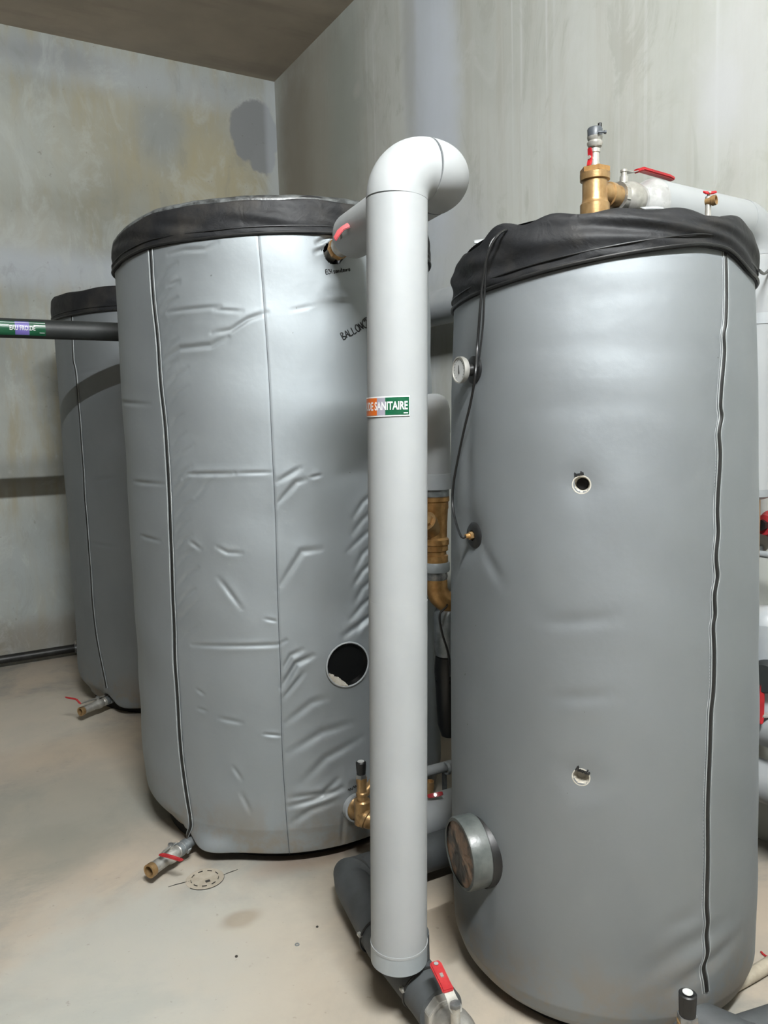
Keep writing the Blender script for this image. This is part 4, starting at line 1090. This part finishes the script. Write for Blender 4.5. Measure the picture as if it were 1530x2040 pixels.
# ------------------------------------------------------------------ lower right corner
kv = atz(1370, 1985, .29)
sv2 = thing('black_knob_valve', (kv.x, kv.y, .1), 'black capped safety valve on brass body at the bottom right, before the nearest tank', 'valve')
mk = Matrix.Translation((kv.x, kv.y, 0)); kg = math.hypot(kv.x, kv.y); kz = lambda py: atg(1371, py, kg).z
MB(mk).lathe([(0, .06), (.026, .06), (.026, .12), (.020, .125), (.020, .16), (.023, .165), (.023, kz(2033)), (0, kz(2033))], 24).build('brass_body', 'brass', sv2)
MB(mk).lathe([(0, kz(2034)), (.0225, kz(2034)), (.0225, kz(2021)), (0, kz(2021))], 6).build('lock_nut', 'steel', sv2)
k2 = MB(mk).lathe([(0, kz(2024)), (.0185, kz(2024)), (.0190, kz(2010)), (.0200, kz(1985)), (.0200, kz(1980)), (.0165, kz(1978)), (.014, kz(1979)), (0, kz(1979))], 24).build('black_knob', 'black_rubber', sv2)
MB(Matrix.Translation((kv.x, kv.y, kz(1977)))).lathe([(0, 0), (.0115, 0), (.0115, .0012), (0, .0012)], 24).build('knob_disc', 'dial_white', k2)
cp_ = thing('corner_floor_pipe', (1.63, 1.1, 0), 'grey foam covered pipe on the floor in the bottom right corner', 'pipe')
b0 = Vector((1.56, 1.24, .075)); b1 = atz(1462, 2030, .12); b1.z = .075; b1 = b0 + (Vector((1.66, .98, .075)) - b0)
MB().tube([b0, b1], .052, 32).build('front_run', 'foam_insulation', cp_)
r0 = b0.lerp(b1, .52); MB().tube([r0, r0 + Vector((.55, -.12, 0))], .050, 32).build('side_run', 'foam_insulation', cp_)
MB().box((b1.x, b1.y + .03, .014), (.06, .05, .028)).build('support_block', 'foam_insulation', cp_)
MB().tube([(kv.x, kv.y, .085), r0 * .55 + Vector((kv.x, kv.y, .085)) * .45, r0], .024, 20).build('brass_link', 'brass', sv2)
MB(mk).lathe([(0, 0), (.02, 0), (.012, .01), (.012, .07), (0, .07)], 12).build('foot', 'iron', sv2)
k0 = atz(1468, 1958, .02); k1 = atz(1497, 1942, .02); k3 = atz(1532, 1921, .02)
tag(MB().tube(smooth_path([k0 + (k0 - k1) * .6, k0, k1, k3, k3 + (k3 - k1) * 2], 5), .0195, 18).build('floor_conduit', 'conduit'), 'cream plastic conduit on the floor leaving the nearest tank base to the right', 'conduit')
w0 = [atz(1516, 1896, .004), atz(1522, 1902, .004), atz(1532, 1906, .004), atz(1550, 1905, .004)]
tag(MB().tube(smooth_path(w0, 5), .003, 6).build('red_wire', 'red'), 'thin red wire lying on the floor at the right edge', 'wire')

# ------------------------------------------------------------------ cold water pipe across the far tank
ye = 4.0; ze = aty(110, 657, ye).z; er = .0445
ew = thing('cold_water_pipe', (.4, ye, ze), 'dark horizontal pipe with green EAU FROIDE label crossing before the far tank', 'pipe')
MB().tube([(X0 - .05, ye, ze), (XR + .05, ye, ze)], er, 36).build('insulation', 'dark_insulation', ew)


def epatch(name, xa, xb, a0, a1, lift, mat, parent, n=10):
    V = []
    for i in range(n + 1):
        a = math.radians(a0 + (a1 - a0) * i / n)
        for x in (xa, xb): V.append((x, ye - (er + lift) * math.cos(a), ze + (er + lift) * math.sin(a)))
    return MB().add(V, [(2 * i, 2 * i + 1, 2 * i + 3, 2 * i + 2) for i in range(n)]).build(name, mat, parent)


xa = lambda px: aty(px, 655, ye).x
lb = epatch('cold_water_label', xa(-60), xa(88), -48, 38, .0012, 'sticker_green', ew)
epatch('white_line', xa(-60), xa(88), 26, 30, .0018, 'sticker_white', lb, 3)
epatch('white_line', xa(65), xa(88), 10, 15, .0018, 'sticker_white', lb, 3)
epatch('white_line', xa(-60), xa(16), 12, 15, .0018, 'sticker_white', lb, 3)
epatch('violet_block', xa(28), xa(56), -44, 36, .0018, 'sticker_violet', lb)
epatch('white_line', xa(76), xa(86), -30, -27, .0018, 'sticker_white', lb, 3)
tv, tf = text_mesh('EAU FROIDE', .020, .8, .02)
tv[:, 0] *= (xa(68) - xa(17)) / tv[:, 0].max()
V = []
for p in tv:
    a = (p[1] - .0125) / er; V.append((xa(17) + p[0], ye - (er + .0026) * math.cos(a), ze + (er + .0026) * math.sin(a)))
MB().add(V, tf).build('lettering', 'sticker_white', lb, smooth=False)

# steel pipe along the foot of the back wall
q = aty(75, 1303, YB - .05)
wp = thing('steel_wall_pipe', (.4, YB - .05, q.z), 'dark steel pipe along the foot of the back wall behind the far tank', 'pipe')
MB().tube([(-1.0, YB - .05, q.z), (.86, YB - .05, q.z)], .030, 24).build('tube', 'iron', wp)
q2 = aty(151, 1288, YB - .05)
MB(frame((q2.x, YB - .05, q.z), (1, 0, 0))).lathe([(.03, -.012), (.037, -.012), (.037, .012), (.03, .012)], 24).build('clamp', 'steel', wp)
MB(Matrix.Translation((q2.x, YB - .06, q.z))).lathe([(0, .03), (.010, .03), (.010, .06), (0, .06)], 8).build('clamp_screw', 'nickel', wp)
MB().box((q2.x, YB - .02, q.z), (.03, .06, .03)).build('wall_bracket', 'iron', wp)


# ------------------------------------------------------------------ drain valves
def drain(name, base_px, tip_px, zb_, zt_, label, lever, scale=1.0):
    b = atz(*base_px, zb_); t = atz(*tip_px, zt_); d = (t - b); L = d.length; d.normalize()
    o = thing(name, b, label, 'valve', 'drain valves at the tank feet'); s = scale
    f = frame(b - d * .10, d, (0, 0, 1)); L += .10; up = (f.to_3x3() @ Vector((1, 0, 0)))
    MB(f).lathe([(0, -.10), (.018 * s, -.10), (.018 * s, L * .50), (0, L * .50)], 20).build('nipple', 'galvanised', o)
    h = MB(f).lathe([(.018 * s, .10), (.0255 * s, .10), (.0255 * s, .116), (.0235 * s, .118), (.0235 * s, .128), (.0255 * s, .13), (.0255 * s, .146), (.018 * s, .148)], 22).build('clamp', 'galvanised', o)
    sd = f.to_3x3() @ Vector((0, 1, 0))
    for k in (-1, 1):
        pw = f @ Vector((-.004, .027 * k * s, .124)); MB(frame(pw, sd * k)).strip([(-.010 * s, 0, .001), (0, 0, .006 * s), (.010 * s, 0, .012 * s)], [.010 * s, .014 * s, .018 * s], .004, (0, 1, 0)).build('wing_screw', 'piping', h, bevel=.001)
    m0 = L * .50
    MB(f).lathe([(.018 * s, m0 - .02), (.024 * s, m0 - .018), (.024 * s, m0 + .0), (.021 * s, m0 + .004), (.027 * s, m0 + .02), (.028 * s, m0 + .035), (.026 * s, m0 + .05), (.022 * s, m0 + .058), (.0225 * s, L - .012), (.024 * s, L - .010), (.024 * s, L), (.0185 * s, L), (.0175 * s, L - .03), (0, L - .03)], 24).build('body', 'nickel', o)
    MB(f).lathe([(.0232 * s, L - .022), (.0252 * s, L - .018), (.0252 * s, L + .001), (.0185 * s, L + .001), (.0175 * s, L - .02)], 24).build('brass_mouth', 'brass', o)
    st = f @ Vector((.026 * s, 0, m0 + .035))
    MB(frame(st - up * .006, up)).lathe([(0, 0), (.009 * s, 0), (.009 * s, .016), (.006, .018), (.006, .026), (0, .026)], 12).build('stem', 'nickel', o)
    MB(frame(st + up * .014, up)).lathe([(0, 0), (.010 * s, 0), (.010 * s, .007), (0, .007)], 6).build('stem_nut', 'steel', o)
    lo = st + up * .012; P = [lo] + [atz(px, py, lo.z + dz) for px, py, dz in lever]
    sdv_ = (P[-1] - P[0]).cross(up).normalized()
    MB().strip([P[0] - (P[1] - P[0]) * .4, P[0], P[1]], [.018 * s, .02 * s, .015 * s], .003, sdv_).build('lever_plate', 'nickel', o, bevel=.0006)
    MB().strip(P[1:], [.018 * s] * (len(P) - 2) + [.016 * s], .009 * s, sdv_).build('lever_grip', 'red_worn', o, bevel=.0025)
    return o


drain('drain_valve', (372, 1683), (297, 1736), .062, .058, 'nickel drain valve with red lever at the foot of the middle tank', [(320, 1702, .006), (341, 1707, .008), (362, 1714, .006)])
drain('drain_valve', (222, 1392), (160, 1418), .075, .070, 'smaller looking nickel drain valve with thin red lever at the foot of the far tank', [(160, 1402, .02), (152, 1393, .05), (130, 1389, .055)])

# ------------------------------------------------------------------ floor drain and litter
fc_ = atz(408, 1751, 0); dr_ = .060
fd = thing('floor_drain', fc_, 'round dusty floor drain with dashed slots in front of the middle tank', 'floor drain')
MB(Matrix.Translation(fc_)).lathe([(0, -.004), (dr_ + .008, -.004), (dr_ + .008, .0012), (dr_, .002), (dr_ - .003, .001), (.0, .0015)], 40).build('plate', 'drain_plastic', fd)
for i in range(9):
    a = i * TWO / 9 + .2; pts = [fc_ + Vector((dr_ * .82 * math.cos(a + k), dr_ * .82 * math.sin(a + k), .0022)) for k in (-.17, -.08, 0, .08, .17)]
    MB().tube(pts, .0028, 6, flat=.4).build('slot', 'slot', fd)
MB().tube([fc_ + Vector(((dr_ + .009) * math.cos(t), (dr_ + .009) * math.sin(t), .001)) for t in [-2.7 + i * .12 for i in range(22)]], .002, 6, flat=.4).build('rim_gap', 'slot', fd)
MB(Matrix.Translation(fc_ + Vector((.004, -.022, .002)))).box((0, 0, 0), (.016, .012, .002)).build('lift_notch', 'slot', fd)
for k, (pa, pb) in enumerate((((335, 1767), (379, 1755)), ((443, 1744), (474, 1732)))):
    a, b = atz(*pa, .0005), atz(*pb, .0005)
    tag(MB().tube([a, a.lerp(b, .3) + Vector((.002, .001, 0)), a.lerp(b, .7), b], [.0012, .0022, .0024, .001], 6, flat=.5).build('floor_joint_line', 'slot'),
        ('short dark scored line in the floor left of the round drain', 'short dark scored line in the floor between drain and tank')[k], 'floor joint')
for (px, py, r_, nm, lab, mt) in ((471, 1906, .0045, 'pebble', 'tiny black pebble on the open floor at lower left centre', 'slot'), (632, 1847, .004, 'pebble', 'tiny black pebble on the floor left of the grey floor pipe', 'slot'),
                                  (592, 1882, .0075, 'washer', 'small pale washer lying on the floor left of the riser', 'galvanised')):
    p = atz(px, py, 0)
    if nm == 'washer': o = MB(Matrix.Translation(p)).lathe([(.004, 0), (r_, 0), (r_, .0015), (.004, .0015), (.004, 0)], 18).build(nm, mt)
    else: o = MB(Matrix.Translation(p)).lathe([(0, 0), (r_, 0), (r_ * 1.1, r_ * .5), (r_ * .6, r_), (0, r_ * 1.1)], 7).build(nm, mt)
    tag(o, lab, nm)
